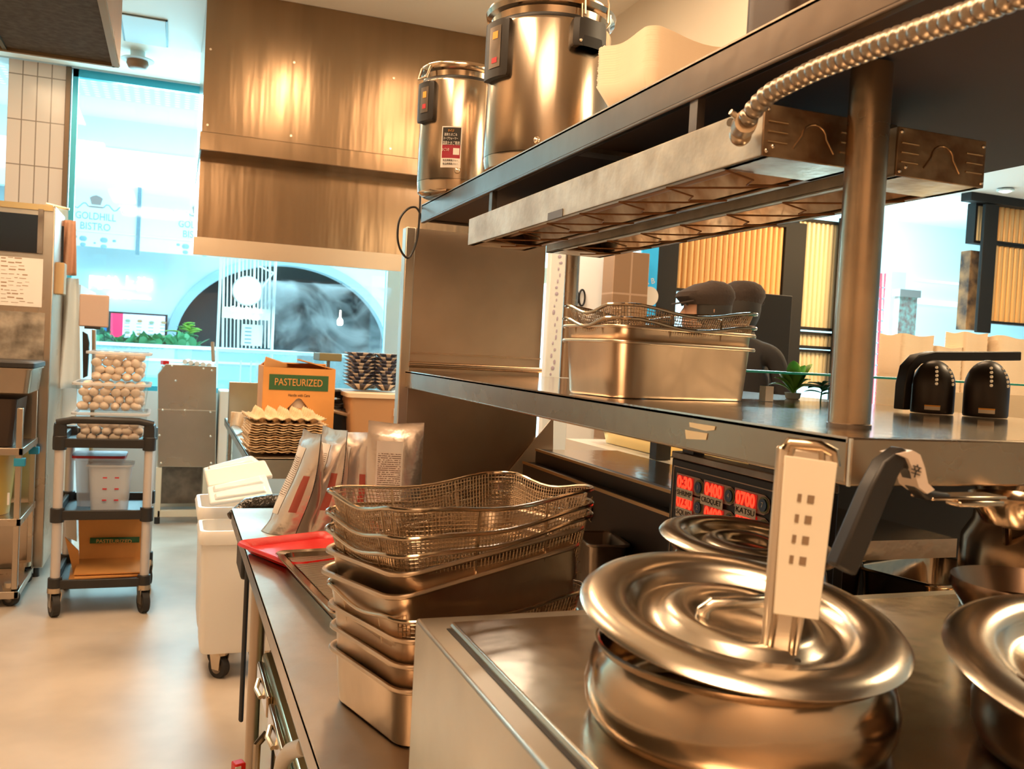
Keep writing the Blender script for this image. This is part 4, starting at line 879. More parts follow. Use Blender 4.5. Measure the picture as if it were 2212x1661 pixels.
# ------------------------------------------------------------------ guard rail and ledge
t = thing('fryer_guard', (1.05, 1.9, KZ), 'dark stepped splash guard behind the counter under the pass shelf', 'guard')
MB().bb(1.02, 1.06, 1.25, 2.60, KZ+.001, 1.070).build('lower_panel', mat('black_brown_panel', (.035, .025, .018), .5, .35), t, bev=.003)
MB().bb(1.06, 1.09, 1.25, 2.60, 1.0, 1.110).build('upper_step', bpy.data.materials['black_brown_panel'], t, bev=.003)
MB().bb(1.018, 1.024, 1.25, 2.60, 1.065, 1.073).build('edge_trim', mat('amber_edge', (.6, .4, .2), 1, .3), t)
MB().bb(1.058, 1.064, 1.25, 2.60, 1.105, 1.112).build('edge_trim', bpy.data.materials['amber_edge'], t)
MB().bb(1.09, 1.34, 1.25, 2.60, 1.075, 1.109).build('ledge', mat('ledge_steel', (.5, .36, .26), 1, .16, bump=.1, bscale=20), t)
for i, (x, y, w_, l_, h_) in enumerate(((1.62, 2.72, .36, .44, .075), (1.58, 2.15, .24, .30, .07))):
    o = MB().loft([loop(w_-.03, l_-.03, .02, .001), loop(w_, l_, .02, h_), loop(w_+.03, l_+.03, .02, h_), loop(w_+.03, l_+.03, .02, h_-.006)], True, False).build('drop_in_pan', mat('yellow_reflecting_steel', (.75, .55, .22), 1, .2), local=True, solid=.002)
    o.location = (x, y, 1.102); tagit(o, ('larger' if i == 0 else 'smaller')+' golden steel pan in the pass beyond the guard', 'pan')
tagit(MB().bb(1.36, 2.3, 1.80, 3.05, .896, 1.10).build('pass_board', mat('pass_board_white', (.85, .82, .75), .2, .3)), 'white pass board under the golden pans beyond the guard', 'board')
tagit(MB().bb(1.38, 1.43, 2.42, 2.46, 1.102, 1.3).build('dark_upright', black), 'dark upright standing between the golden pans', 'upright')
tagit(MB().bb(1.38, 1.43, 1.90, 1.95, 1.102, 1.3).build('dark_upright', black), 'dark upright left of the timer panel', 'upright')
# ------------------------------------------------------------------ timer panel
TXp = .95
t = thing('timer_panel', (TXp, 1.4, 1.0), 'black kitchen timer panel with red digits hanging under the pass shelf', 'timer')
c0, c1 = ix(1452, 985, TXp), ix(1690, 1045, TXp); yA = c0.y; yB = 1.15; zT = c0.z-.003
MB().bb(TXp, TXp+.035, yB, yA, .985, zT).build('housing', mat('timer_black', (.008, .006, .006), 0, .5), t, bev=.003)
MB().bb(TXp-.0015, TXp+.035, yB, yA, zT, zT+.014).build('top_rim', steel_d, t, bev=.002)
g = MB(); g.bb(TXp-.0012, TXp, yA-.012, yA-.010, .99, zT-.014); g.bb(TXp-.0012, TXp, yB, yA-.010, zT-.016, zT-.014); g.build('border_line', mat('beige_line', (.5, .4, .3), 0, .5), t)
g = MB(); g.bb(TXp+.005, TXp+.03, yA-.07, yA-.03, zT+.013, 1.285); g.build('bracket', black, t)
def FX_(y, z, off=.002): return frame((TXp-off, y, z), (0, -1, 0), (0, 0, 1))
cells = [((1466, 1021), (1501, 1054), '0:30', '1', 'SHRIMP', 0), ((1464, 1062), (1500, 1098), '0230', '2', 'SQUID', 0), ((1525, 1036), (1566, 1074), '0400', '4', 'CROQUET', .004), ((1524, 1087), (1566, 1120), '0400', '5', '', 0), ((1592, 1053), (1638, 1094), '0700', '7', 'KATSU', 0), ((1592, 1100), (1638, 1138), '0700', '8', '', 0)]
lbl = mat('timer_label_paper', (.95, .85, .72), 0, .6); bez = mat('timer_bezel', (.5, .36, .3), 0, .5)
for (a, b, dg, num, nm_, dx) in cells:
    A, B = ix(*a, TXp), ix(*b, TXp); yl, yr = A.y, B.y; zt_ = A.z; zb_ = zt_-.036 if True else B.z
    hh = .034; zb_ = zt_-hh; wid = yl-yr
    g = MB(); pts = [(0, 0), (wid+.022, 0), (wid+.034, -.006), (wid+.038, -hh/2), (wid+.034, -hh+.006), (wid+.022, -hh), (0, -hh)]
    g.prism([(x_-.003, y_) for x_, y_ in pts], 0, .0012, frame((TXp-.001, yl, zt_), (0, -1, 0), (0, 0, 1))); o = g.build('timer_bezel', bez, t)
    MB().bb(TXp-.0035, TXp-.0025, yr+.001, yl-.001, zb_+.004, zt_-.003).build('display_window', ledbg, t)
    text(dg, .031, gelm, FX_((yl+yr)/2, (zt_+zb_)/2+.0005, .0045), t, name='red_digits', width=wid*.86, ext=.0004, bold=.0012)
    cyb = yr-.0185; zz = (zt_+zb_)/2
    g = MB(); g.cyl((TXp-.0022, cyb, zz), (TXp-.0035, cyb, zz), .0145, n=24); g.build('button_ring', olivering, t)
    g = MB(); g.cyl((TXp-.0035, cyb, zz), (TXp-.006, cyb, zz), .011, n=24); g.build('button', bluebtn, t)
    text(num, .013, paper, FX_(cyb, zz, .0065), t, name='button_number', ext=.0002)
    if nm_:
        lw = wid*(.92 if nm_ != 'CROQUET' else 1.12); yc = (yl+yr)/2-.004+(.006 if nm_ == 'CROQUET' else 0)
        MB().bb(TXp-.006, TXp-.005, yc-lw/2, yc+lw/2, zb_-.012, zb_+.007).build('name_label', lbl, t)
        text(nm_, .014, black_ink, FX_(yc, zb_-.0025, .0066), t, name='label_lettering', width=lw*.9, ext=.0002)
# ------------------------------------------------------------------ pass shelf (middle)
SX, SZ = .65, 1.333; SY0, SY1 = .752, 2.655
t = thing('pass_shelf', (1.0, 1.7, SZ), 'stainless pass shelf at eye height carrying pans, post and black domes', 'shelf')
MB().bb(SX, 1.42, SY0-1.6, SY1, SZ-.006, SZ).build('top_sheet', mat('shelf_top_steel', (.66, .58, .5), 1, .12, bump=.05, bscale=30), t)
g = MB(); g.bb(SX, SX+.006, SY0, SY1, SZ-.048, SZ-.0005); g.bb(SX, SX+.03, SY0, SY1, SZ-.05, SZ-.045); g.build('front_fascia', mat('fascia_steel', (.46, .36, .26), 1, .26, bump=.1, bscale=10, noisec=.2, nscale=5), t, bev=.002)
g = MB(); g.bb(SX, 1.42, SY0-.006, SY0, SZ-.05, SZ-.0003); g.build('end_fascia', bpy.data.materials['fascia_steel'], t, bev=.002); MB().bb(SX-.0015, SX+.001, SY0-.0075, SY0-.004, SZ-.05, SZ-.001).build('corner_strip', screw, t)  # thin bright steel strip on the fascia corner
# cut the sheet at the corner: keep the sheet only up to the end fascia
o = [k for k in kids(t) if k.name.startswith('top_sheet')][0]
for v in o.data.vertices:
    if v.co.y < -1: v.co.y = SY0-1.7
MB().bb(SX+.1, SX+.14, SY0, SY1, SZ-.046, SZ-.008).build('stiffener', steel_d, t)
fm = frame((SX-.0006, 0, 0), (0, -1, 0), (0, 0, 1))
def fpatch(pts, name='tape_scrap'):
    P3 = [ix(x, y, SX-.001) for x, y in pts]; g = MB(); g.prism([(-p.y, p.z) for p in P3], 0, .0006, fm); return g.build(name, mat('cream_tape', (.8, .66, .42), 0, .6), t)
fpatch([(1489, 912), (1500, 914), (1545, 921), (1543, 929), (1525, 931), (1490, 922)]); fpatch([(1480, 928), (1488, 930), (1528, 936), (1525, 950), (1500, 949), (1482, 948)])
# pans and baskets on the pass shelf
A1 = math.radians(9.5)
def on_shelf(zn, H, W=.325, L=.185): c = place((.700, 1.375), A1, W, L, 0, 0); return (c.x, c.y, zn-H), (0, 0, A1)
q = pan_mesh(.335, .20, .098, 'shelf_pan'); l_, r_ = on_shelf(SZ+.099, .098, .335, .20); q.location = l_; q.rotation_euler = r_; tagit(q, 'lower of two nested steel pans on the pass shelf', 'pan', 'nested pans on the pass shelf')
o = q.copy(); COL.objects.link(o); o.location = (l_[0], l_[1], l_[2]+.026); o['label'] = 'upper of two nested steel pans on the pass shelf, holding mesh baskets'
l_, r_ = on_shelf(SZ+.15, .06, .335, .20)
bs = basket(.335, .20, .06, .014, (l_[0], l_[1], SZ+.135-.06+.002), r_, 'lower wire mesh basket resting in the pans on the pass shelf', 'nested baskets on the pass shelf')
dup(bs, (l_[0]+.004, l_[1]+.004, SZ+.162-.06), (0, -.01, A1+.01), label='top wire mesh basket, its rim the highest on the pass shelf pans', group='nested baskets on the pass shelf')
# post
PX_, PY_ = .768, .888
t = thing('shelf_post', (PX_, PY_, SZ), 'round steel post between the pass shelf and the upper shelf', 'post')
MB().cyl((PX_, PY_, SZ+.002), (PX_, PY_, 1.765), .0243, n=32).build('tube', mat('post_steel', (.5, .38, .26), 1, .24, bump=.08, bscale=12, noisec=.2, nscale=10), t)
MB().lathe([(.026, 0), (.026, .004), (.023, .006)], (PX_, PY_, SZ), 32).build('collar', steel_d, t)
t = thing('shelf_post', (PX_, 2.5, SZ), 'far round steel post of the upper shelf hidden by the heater end', 'post')
MB().cyl((1.15, 2.6, SZ+.002), (1.15, 2.6, 1.765), .0225, n=32).build('tube', steel, t)
# ------------------------------------------------------------------ upper shelf
UZ = 1.81; UY1 = 2.555
t = thing('upper_shelf', (1.0, 1.2, UZ), 'high stainless shelf carrying two jars and paper trays', 'shelf')
MB().bb(SX, 1.36, -.5, UY1, UZ-.006, UZ).build('top_sheet', steel_t, t)
g = MB(); g.bb(SX, SX+.006, -.5, UY1, UZ-.048, UZ-.0005); g.bb(SX, SX+.012, -.5, UY1, UZ-.052, UZ-.046); g.bb(SX, 1.36, UY1-.006, UY1, UZ-.048, UZ); g.build('front_fascia', mat('upper_fascia_steel', (.24, .19, .15), 1, .28, bump=.15, bscale=8, noisec=.3, nscale=4), t, bev=.002)
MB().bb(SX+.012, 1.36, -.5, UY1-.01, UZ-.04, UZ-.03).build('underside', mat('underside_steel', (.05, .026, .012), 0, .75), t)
for y in (.25, 1.5): MB().bb(SX+.02, 1.34, y-.02, y+.02, UZ-.048, UZ-.04).build('brace', steel_d, t)
g = MB(); g.bb(1.36, 1.366, -.5, 1.30, ix(2185, 290, 1.363).z, 2.3); g.build('side_sheet', mat('amber_side_steel', (.6, .4, .2), 1, .2, bump=.4, bscale=5), t)
# ------------------------------------------------------------------ strip heaters
def heater(x0, x1, y0, y1, label, holes=True):
    z0, z1 = 1.652, 1.714; t = thing('strip_heater', ((x0+x1)/2, (y0+y1)/2, z0), label, 'heater'); w_ = x1-x0
    g = MB(); g.bb(x0, x0+.004, y0, y1, z0, z1); g.bb(x0, x0+.014, y0, y1, z0, z0+.003); g.build('side_panel', rail, t, bev=.001)
    g = MB(); g.bb(x1-.004, x1, y0, y1, z0, z1); g.bb(x1-.014, x1, y0, y1, z0, z0+.003); g.build('side_panel', rusty, t, bev=.001)
    MB().bb(x0+.004, x1-.004, y0, y1, z1-.004, z1).build('top_panel', steel_d, t)
    for ya, sg in ((y0, -1), (y1, 1)):
        MB().bb(x0, x1, ya-.002, ya+.002, z0, z1).build('end_plate', rusty, t, bev=.001)
        g = MB(); g.bb(x0+.004, x1-.004, ya-(.09 if sg > 0 else 0), ya+(.09 if sg < 0 else 0), z0, z0+.003); g.build('end_flange', reflm, t)
    g = MB(); cx = (x0+x1)/2
    g.loft([[Vector((x, y, z)) for x, z in ((x0+.012, z0+.006), (x0+.03, z0+.035), (cx-.012, z0+.05), (cx, z0+.045), (cx+.012, z0+.05), (x1-.03, z0+.035), (x1-.012, z0+.006))] for y in (y0+.05, y1-.05)], False, False, closed=False)
    g.build('reflector', reflm, t, solid=.001, smooth=False)
    MB().tube([(cx, y0+.05, z0+.022), (cx, y1-.05, z0+.022)], .0055, 10).build('element', mat('element_tube', (.35, .22, .14), .6, .5), t)
    g = MB(); y = y0+.09; k = 0
    wire = []
    while y < y1-.08:
        wire += [(x0+.01, y, z0-.001), (cx-.012, y+.012, z0-.006), (cx+.004, y+.05, z0-.005), (x1-.012, y+.036, z0-.001), (cx+.012, y+.075, z0-.004), (cx-.018, y+.09, z0-.005)]; y += .15
    g.tube(wire, .0014, 6); g.build('wire_guard', mat('rust_wire', (.25, .1, .03), .5, .6), t)
    # embossed slots and arch on the near end plate
    g = MB(); zz = [z0+.018, z0+.030, z0+.042]
    for xa, xb in ((x0+.006, x0+.034), (x1-.034, x1-.006)):
        for z in zz: g.tube([(xa, y0-.0025, z), (xb, y0-.0025, z)], .0014, 6)
    arch = [(cx-.03, z0+.014)]+[(cx+.018*math.cos(a), z0+.03+.016*math.sin(a)) for a in [PI-k*PI/8 for k in range(9)]]+[(cx+.03, z0+.014)]
    g.tube([(x_, y0-.0025, z_) for x_, z_ in arch], .0012, 6); g.build('embossing', mat('embossing_metal', (.5, .33, .18), 1, .35), t)
    for x_, z_ in ((x0+.005, z0+.006), (x1-.006, z0+.006), (x0+.014, z0+.012), (x0+.005, z1-.006), (x1-.006, z1-.008)): MB().ell((x_, y0-.003, z_), (.0028, .002, .0028), 10, 6).build('screw', screw, t)
    return t
h1 = heater(.65, .797, .932, 2.09, 'near strip heater with rust-stained wire guard hung under the upper shelf')
h2 = heater(.852, 1.0, .932, 2.09, 'second strip heater, right of the near one behind the steel post')
o = MB(); a = ix(1184, 470, .6495); b = ix(1216, 452, .6495); o.bb(.6485, .6495, b.y, a.y, a.z-.006, a.z+.008); o.build('rating_plate', mat('grey_plate', (.15, .13, .11), .3, .5), h1)
for y in (1.1, 1.95):
    for x, h_ in ((.66, h1), (.99, h2)): MB().bb(x-.006, x+.006, y-.01, y+.01, 1.714, 1.769).build('hanger_bracket', steel_d, h_)
tagit(MB().bb(.797, .852, .97, 2.09, 1.70, 1.71).build('heater_joining_bar', steel_d), 'flat dark bar joining the two strip heaters', 'bar')
# conduit
hp = [ix(x, y, .615) for x, y in ((1612, 262), (1628, 238), (1660, 205), (1700, 182), (1760, 152), (1830, 124), (1900, 97), (2000, 62), (2100, 27), (2230, -22))]
def spline(P_, per=10):
    out = []
    for i in range(len(P_)-1):
        p0, p1, p2, p3 = P_[max(i-1, 0)], P_[i], P_[i+1], P_[min(i+2, len(P_)-1)]
        for k in range(per):
            u = k/per; out.append(.5*((2*p1)+(p2-p0)*u+(2*p0-5*p1+4*p2-p3)*u*u+(3*p1-p0-3*p2+p3)*u**3))
    return out+[P_[-1]]
sp = spline(hp, 40); acc = 0; path = []; rad = []
dl = .0008; last = sp[0]
fine = []
for i in range(len(sp)-1):
    n_ = max(1, int((sp[i+1]-sp[i]).length/dl))
    for k in range(n_): fine.append(sp[i].lerp(sp[i+1], k/n_))
acc = 0
for i, p_ in enumerate(fine):
    if i: acc += (p_-fine[i-1]).length
    rad.append(.0082+.0034*abs(math.sin(PI*acc/.0118))**.55)
t = thing('flexible_conduit', fine[0], 'spiral metal conduit sweeping to the strip heater from the upper right', 'conduit')
MB().tube(fine, rad, 20).build('spiral_hose', mat('conduit_metal', (.4, .33, .26), 1, .34), t)
c = ix(1600, 282, .632)
g = MB(); g.tube([fine[0]+Vector((0, 0, 0)), fine[0].lerp(c, .5), c], [.0135, .0145, .0125], 16); g.ell(c+Vector((0, 0, -.004)), (.014, .013, .015), 18, 12); g.build('elbow_connector', steel_w, t)
MB().cyl(c+Vector((-.013, -.004, .006)), c+Vector((-.02, -.006, .006)), .005, n=10).build('clamp_screw', screw, t); MB().cyl(fine[0]+Vector((-.014, 0, .004)), fine[0]+Vector((-.022, 0, .008)), .0035, n=8).build('clamp_screw', screw, t)
# ------------------------------------------------------------------ jars on the upper shelf
def jar(cx, cy, r, h, label, big):
    t = thing('soup_jar', (cx, cy, UZ), label, 'jar'); c = Vector((cx, cy, UZ))
    MB().lathe([(r*.86, .0), (r*.97, .008), (r, .03), (r, .034)], c, 64, True, False).build('base_ring', steel_p, t)
    MB().lathe([(r, .035), (r*1.0, h*.86), (r*.985, h*.875)], c, 64, False, False).build('jar_body', steel_v2, t)
    MB().lathe([(r*.99, h*.87), (r*.965, h*.885), (r*.965, h*.9)], c, 64, False, False).build('dark_gasket', black, t)
    MB().lathe([(r*.96, h*.90), (r*.97, h*.94), (r*1.04, h*.955), (r*1.06, h*.985), (r*1.04, h), (r*.9, h*1.005), (.02, h*1.01)], c, 64, False, True).build('lid', steel_p, t)
    MB().lathe([(.004, 0), (.007, .001), (.007, .003), (.002, .004)], (0, 0, 0), 16)
    return t, c
steel_v2 = mat('jar_steel', (.44, .35, .26), 1, .2, bump=.06, bscale=3, stretch=(8, 8, .4))
def camdir(c): v = Vector((-c.x, -c.y, 0)).normalized(); return v
def panel_on(t, c, r, ang, z0, z1, wd, name, mt, th=.014, taper=0):
    L = []
    n_ = 8
    for z in (z0, z0+.006, z1-.006, z1):
        k = 1 if z0 < z < z1 else .93; l_ = []
        for i in range(n_+1): a = ang+(i/n_-.5)*wd*k; l_.append(c+Vector(((r+th*(1 if 0 < i < n_ else .7))*math.cos(a), (r+th*(1 if 0 < i < n_ else .7))*math.sin(a), z)))
        for i in range(n_+1): a = ang+(.5-i/n_)*wd*k; l_.append(c+Vector(((r-.002)*math.cos(a), (r-.002)*math.sin(a), z)))
        L.append(l_)
    return MB().loft(L).build(name, mt, t, bev=0, ang=30)
def curved(t, c, r, ang, z0, z1, wd, name, mt, off=.001):
    n_ = 10; vs = [c+Vector(((r+off)*math.cos(ang+(i/n_-.5)*wd), (r+off)*math.sin(ang+(i/n_-.5)*wd), z)) for z in (z0, z1) for i in range(n_+1)]
    return MB().add(vs, [(i, i+1, n_+2+i, n_+1+i) for i in range(n_)]).build(name, mt, t)
def ctext(t, c, r, ang, z, s, size, mt, width, off=.0016):
    p = c+Vector(((r+off)*math.cos(ang), (r+off)*math.sin(ang), z)); return text(s, size, mt, frame(p, (-math.sin(ang), math.cos(ang), 0), (0, 0, 1)), t, width=width, ext=.0003)
J2, c2 = jar(.792, 1.99, .142, .372, 'large lidded steel soup jar, nearer and bigger of the two on the upper shelf', True)
J1, c1 = jar(.700, 2.39, .105, .335, 'smaller steel egg jar with red and black sticker at the shelf end', False)
for J, c, r, h, a0, zb, zt_ in ((J2, c2, .142, .372, math.atan2(-c2.y, -c2.x)-.95, .20, .325), (J1, c1, .105, .335, math.atan2(-c1.y, -c1.x)-.95, .185, .285)):
    cp = panel_on(J, c, r, a0, zb, zt_, .62, 'control_panel', black); WO[cp.name] = WO[J.name]
    curved(J, c, r+.014, a0+.06, zb+.02, zt_-.014, .26, 'panel_sticker', steel_d); curved(J, c, r+.0145, a0+.07, zt_-.042, zt_-.026, .12, 'orange_mark', orange_ink); curved(J, c, r+.0145, a0+.07, zb+.03, zb+.042, .12, 'red_mark', red_ink)
a_ = math.atan2(-c2.y, -c2.x)
cp = panel_on(J2, c2, .142, a_+.62, .262, .322, .60, 'side_handle', black, .02)
panel_on(J2, c2, .142, a_+.62, .262, .285, .44, 'handle_recess', mat('recess_black', (.004, .003, .003), 0, .6), .0205)
for da in (-.2, .2):
    p = c2+Vector((.163*math.cos(a_+.62+da), .163*math.sin(a_+.62+da), .272)); MB().ell(p, (.004, .004, .004), 10, 6).build('handle_screw', screw, J2)
for J, c, r, da in ((J2, c2, .142, -.12), (J1, c1, .105, .02)):
    aa = math.atan2(-c.y, -c.x)+da; p = c+Vector(((r+.001)*math.cos(aa), (r+.001)*math.sin(aa), .055)); MB().ell(p, (.008, .008, .008), 14, 8).build('round_plug', screw, J)
# lid lift wires of the big jar
aa = a_+.75; dv = Vector((math.cos(aa), math.sin(aa), 0)); sv = Vector((-dv.y, dv.x, 0)); p = c2+dv*.145+Vector((0, 0, .355))
MB().tube([p-sv*.035+Vector((0, 0, -.02)), p-sv*.037+Vector((0, 0, .02)), p-sv*.03+Vector((0, 0, .052)), p+sv*.025+Vector((0, 0, .05)), p+sv*.037+Vector((0, 0, .02)), p+sv*.037+Vector((0, 0, -.02))], .0028, 8).build('lid_bail', steel_w, J2)
MB().tube([p-sv*.045, p-sv*.045+Vector((0, 0, -.03)), p+sv*.03+Vector((0, 0, -.036)), p+sv*.045+Vector((0, 0, -.02))]+[p+sv*.045], .0025, 8).build('lid_latch', steel_w, J2)
aa = math.atan2(-c1.y, -c1.x)-.95; dv = Vector((math.cos(aa), math.sin(aa), 0)); sv = Vector((-dv.y, dv.x, 0)); p = c1+dv*.112+Vector((0, 0, .325))
MB().tube([p-sv*.02, p-sv*.018+dv*.01+Vector((0, 0, -.03)), p+sv*.018+dv*.01+Vector((0, 0, -.03)), p+sv*.02], .0035, 8).build('lid_latch', steel_w, J1)
# sticker of the small jar
aj = math.atan2(-c1.y, -c1.x)-.16; SW = .50
curved(J1, c1, .105, aj, .062, .168, SW, 'sticker_border', paper, .0008); curved(J1, c1, .105, aj, .120, .165, SW-.05, 'sticker_black', black_ink, .0013); curved(J1, c1, .105, aj, .086, .121, SW-.05, 'sticker_red', mat('wine_red_ink', (.35, .01, .03), 0, .5), .0013); curved(J1, c1, .105, aj, .066, .086, SW-.05, 'sticker_white', paper, .0013)
arch = []
for z_, s_, sz_, w_ in ((.156, 'タイジ', .008, .016), (.146, '温泉たまご＆', .008, .034), (.136, 'スープウォーマー', .008, .038)): ctext(J1, c1, .105, aj-.02, z_, s_, sz_, orange_ink if z_ > .15 else paper, w_, .002)
ctext(J1, c1, .105, aj, .1235, '温泉たまご専用', .011, paper, .044, .0024); ctext(J1, c1, .105, aj-.13, .107, 'かごつき', .009, paper, .019, .0022)
g = MB(); aa = aj+.13; 
for z_, wd_ in ((.103, .15),): curved(J1, c1, .105, aa, .095, .112, .15, 'basket_picture', paper, .0018)
for z_ in (.080, .071): ctext(J1, c1, .105, aj, z_, '食品用保温ジャー', .006, black_ink, .040, .002)
# cords
tagit(MB().tube(spline([Vector(p) for p in (c2+Vector((.10, .05, .30)), c2+Vector((.155, .03, .315)), c2+Vector((.175, .0, .30)), c2+Vector((.178, -.02, .25)), c2+Vector((.165, -.03, .02)), c2+Vector((.16, -.03, .006)))], 8), .0035, 8).build('power_cord', black), 'black power cord curving down the right side of the big jar', 'cord')
YC = 2.60
cl = [iy(x, y, YC) for x, y in ((918, 300), (910, 330), (908, 420), (906, 470), (900, 520), (884, 556), (868, 545), (859, 515), (863, 475), (880, 452), (898, 448), (909, 465), (911, 478))]
tagit(MB().tube(spline(cl, 8), .0032, 8).build('cord_loop', black), 'black cord hanging in a loop from the upper shelf end', 'cord')
# ------------------------------------------------------------------ paper trays
def ptray_mesh(W=.2, L=.15, H=.05, sag=.009):
    return MB().loft([loop(W-.06, L-.05, .012, .0), loop(W-.055, L-.045, .012, .0012), loop(W, L, .018, H, sag)], True, False).build('paper_tray', papertray, local=True, solid=.0008, ang=35)
pt0 = ptray_mesh(); n0 = 'paper_tray'
used = False
def tray_stack(x, y, z, rz, n, dz, lab, grp, flip=False, sc_=1):
    global used
    for i in range(n):
        if not used: o = pt0; used = True
        else: o = pt0.copy(); COL.objects.link(o)
        o.location = (x+rnd.uniform(-.0008, .0008), y+rnd.uniform(-.0008, .0008), z+i*dz+.001); o.rotation_euler = (0, 0, rz+rnd.uniform(-.01, .01)); o.scale = (sc_, sc_, sc_)
        tagit(o, ('topmost tray of the ' if i == n-1 else ordn(i)+' tray up in the ')+lab, 'paper tray', grp)
tray_stack(.775, 1.385, UZ, .16, 17, .0040, 'beige paper tray stack on the upper shelf', 'paper trays on the upper shelf', sc_=1.05)
# dark container on the upper shelf near the camera
c = iz(1655, 52, UZ); t = thing('dark_container', (.76, .985, UZ), 'dark brown rounded container at the top edge of the upper shelf', 'container')
MB().loft([[v+Vector((.785, .985, UZ)) for v in loop(.20, .12, .02, z_)] for z_ in (.001, .14)]).build('container_body', brown_dk, t, bev=.006)
# ------------------------------------------------------------------ partition panel at the shelf end
PY2 = 2.665
t = thing('partition_panel', (.86, PY2, KZ), 'tall stainless partition closing the far end of the shelves', 'partition')
MB().bb(.66, 1.085, PY2, PY2+.02, KZ+.001, 1.757).build('sheet', mat('partition_steel', (.7, .53, .38), 1, .34, bump=.25, bscale=3, noisec=.25, nscale=3), t)
g = MB(); g.bb(.632, .662, PY2-.015, PY2+.03, KZ+.001, 1.757); g.build('edge_post', mat('edge_post_steel', (.75, .66, .54), 1, .3), t, bev=.003)
g = MB(); g.tube([(.66, PY2-.012, 1.352), (1.085, PY2-.012, 1.352)], .009, 12); g.bb(.66, 1.085, PY2-.006, PY2, 1.385, 1.39); g.build('ledge_pipe', mat('pipe_copper_tone', (.7, .5, .34), 1, .25), t)
g = MB(); a = iy(1192, 905, PY2-.02); b = iy(1108, 1015, PY2-.02); c_, d_ = iy(1192, 1090, PY2-.004), iy(1040, 1090, PY2-.004); a = iy(1194, 900, PY2-.004); g.prism([(a.x, a.z), (c_.x, c_.z), (d_.x, d_.z)], 0, .006, frame((0, PY2-.004, 0), (1, 0, 0), (0, 0, 1))); g.build('lit_wedge', mat('lit_wedge_steel', (.9, .76, .6), .8, .45), t)  # light streak beside the partition's diagonal, put in as a bright triangle
# ------------------------------------------------------------------ black domes on the shelf, paper tray stacks, rail
def dome(x, y, z, r, h, rz, label):
    t = thing('black_dome', (x, y, z), label, 'dome lamp', rz=rz)
    prof = [(r*.96, 0), (r, .004), (r, h*.5)]+[(r*math.cos(a), h*.5+h*.5*math.sin(a)) for a in [k*PI/18 for k in range(1, 9)]]+[(.002, h)]
    MB().lathe(prof, (0, 0, 0), 40).build('shell', mat('dome_black', (.03, .022, .016), .3, .35), t, local=True)
    for a_ in (-PI/2-.15, -PI/2+.75):
        for i in range(5):
            el = .30+i*.11; zz = h*(.86-.075*i*1.0); rr_ = r*math.sqrt(max(0, 1-((zz-h*.5)/(h*.5))**2)) if zz > h*.5 else r
            MB().ell((rr_*math.cos(a_), rr_*math.sin(a_), zz), (.0028, .0028, .0028), 10, 6).build('lit_hole', mat('lit_hole_glow', (.8, .6, .3), 0, .4, emis=(1, .7, .4), estr=.2) if 'lit_hole_glow' not in bpy.data.materials else bpy.data.materials['lit_hole_glow'], t, local=True)
    L = [Vector(((r+.0008)*math.cos(a), (r+.0008)*math.sin(a), z_)) for z_ in (h*.07, h*.16) for a in [-PI/2-.62+k*.1 for k in range(8)]]
    o = MB().add(L, [(i, i+1, 9+i, 8+i) for i in range(7)]).build('sticker', mat('dome_sticker', (.8, .68, .5), 0, .5) if 'dome_sticker' not in bpy.data.materials else bpy.data.materials['dome_sticker'], t, local=True)
    L = [Vector(((r+.0012)*math.cos(a), (r+.0012)*math.sin(a), z_)) for z_ in (h*.135, h*.16) for a in [-PI/2-.62+k*.1 for k in range(8)]]
    MB().add(L, [(i, i+1, 9+i, 8+i) for i in range(7)]).build('yellow_band', orange_ink, t, local=True)
    return t
dome(1.268, 1.258, SZ+.001, .036, .094, -.5, 'left black dome lamp of two standing at the right end of the pass shelf')
dome(1.324, 1.195, SZ+.001, .036, .098, -.5, 'right black dome lamp of two standing at the right end of the pass shelf')
YR = 1.285
rp = [iy(x, y, YR) for x, y in ((1948, 884), (1952, 830), (1960, 795), (1978, 776), (2010, 769), (2060, 769), (2195, 769))]
g = MB(); L = []
for i, p_ in enumerate(rp):
    tt = (rp[min(i+1, 6)]-rp[max(i-1, 0)]).normalized(); sd = Vector((tt.z, 0, -tt.x)); L.append([p_+sd*.0085+Vector((0, -.012, 0)), p_+sd*.0085+Vector((0, .012, 0)), p_-sd*.0085+Vector((0, .012, 0)), p_-sd*.0085+Vector((0, -.012, 0))])
tagit(g.loft(L).build('black_rail', mat('rail_black', (.02, .015, .012), .3, .4), bev=.002), 'bent black rail frame arching over the two dome lamps', 'rail')
glz = iy(1920, 815, 1.45).z
tagit(MB().bb(1.10, 2.0, 1.50, 1.505, 0, 0).build('x', glassm) if False else MB().bb(.98, 1.9, 1.46, 1.75, glz-.004, glz).build('glass_shelf', tealm), 'thin green-edged glass shelf behind the dome lamps', 'glass shelf')
tagit(MB().bb(1.405, 1.415, 1.48, 1.70, SZ+.001, glz-.004).build('glass_shelf_support', glassm), 'clear upright holding the glass shelf up', 'support')
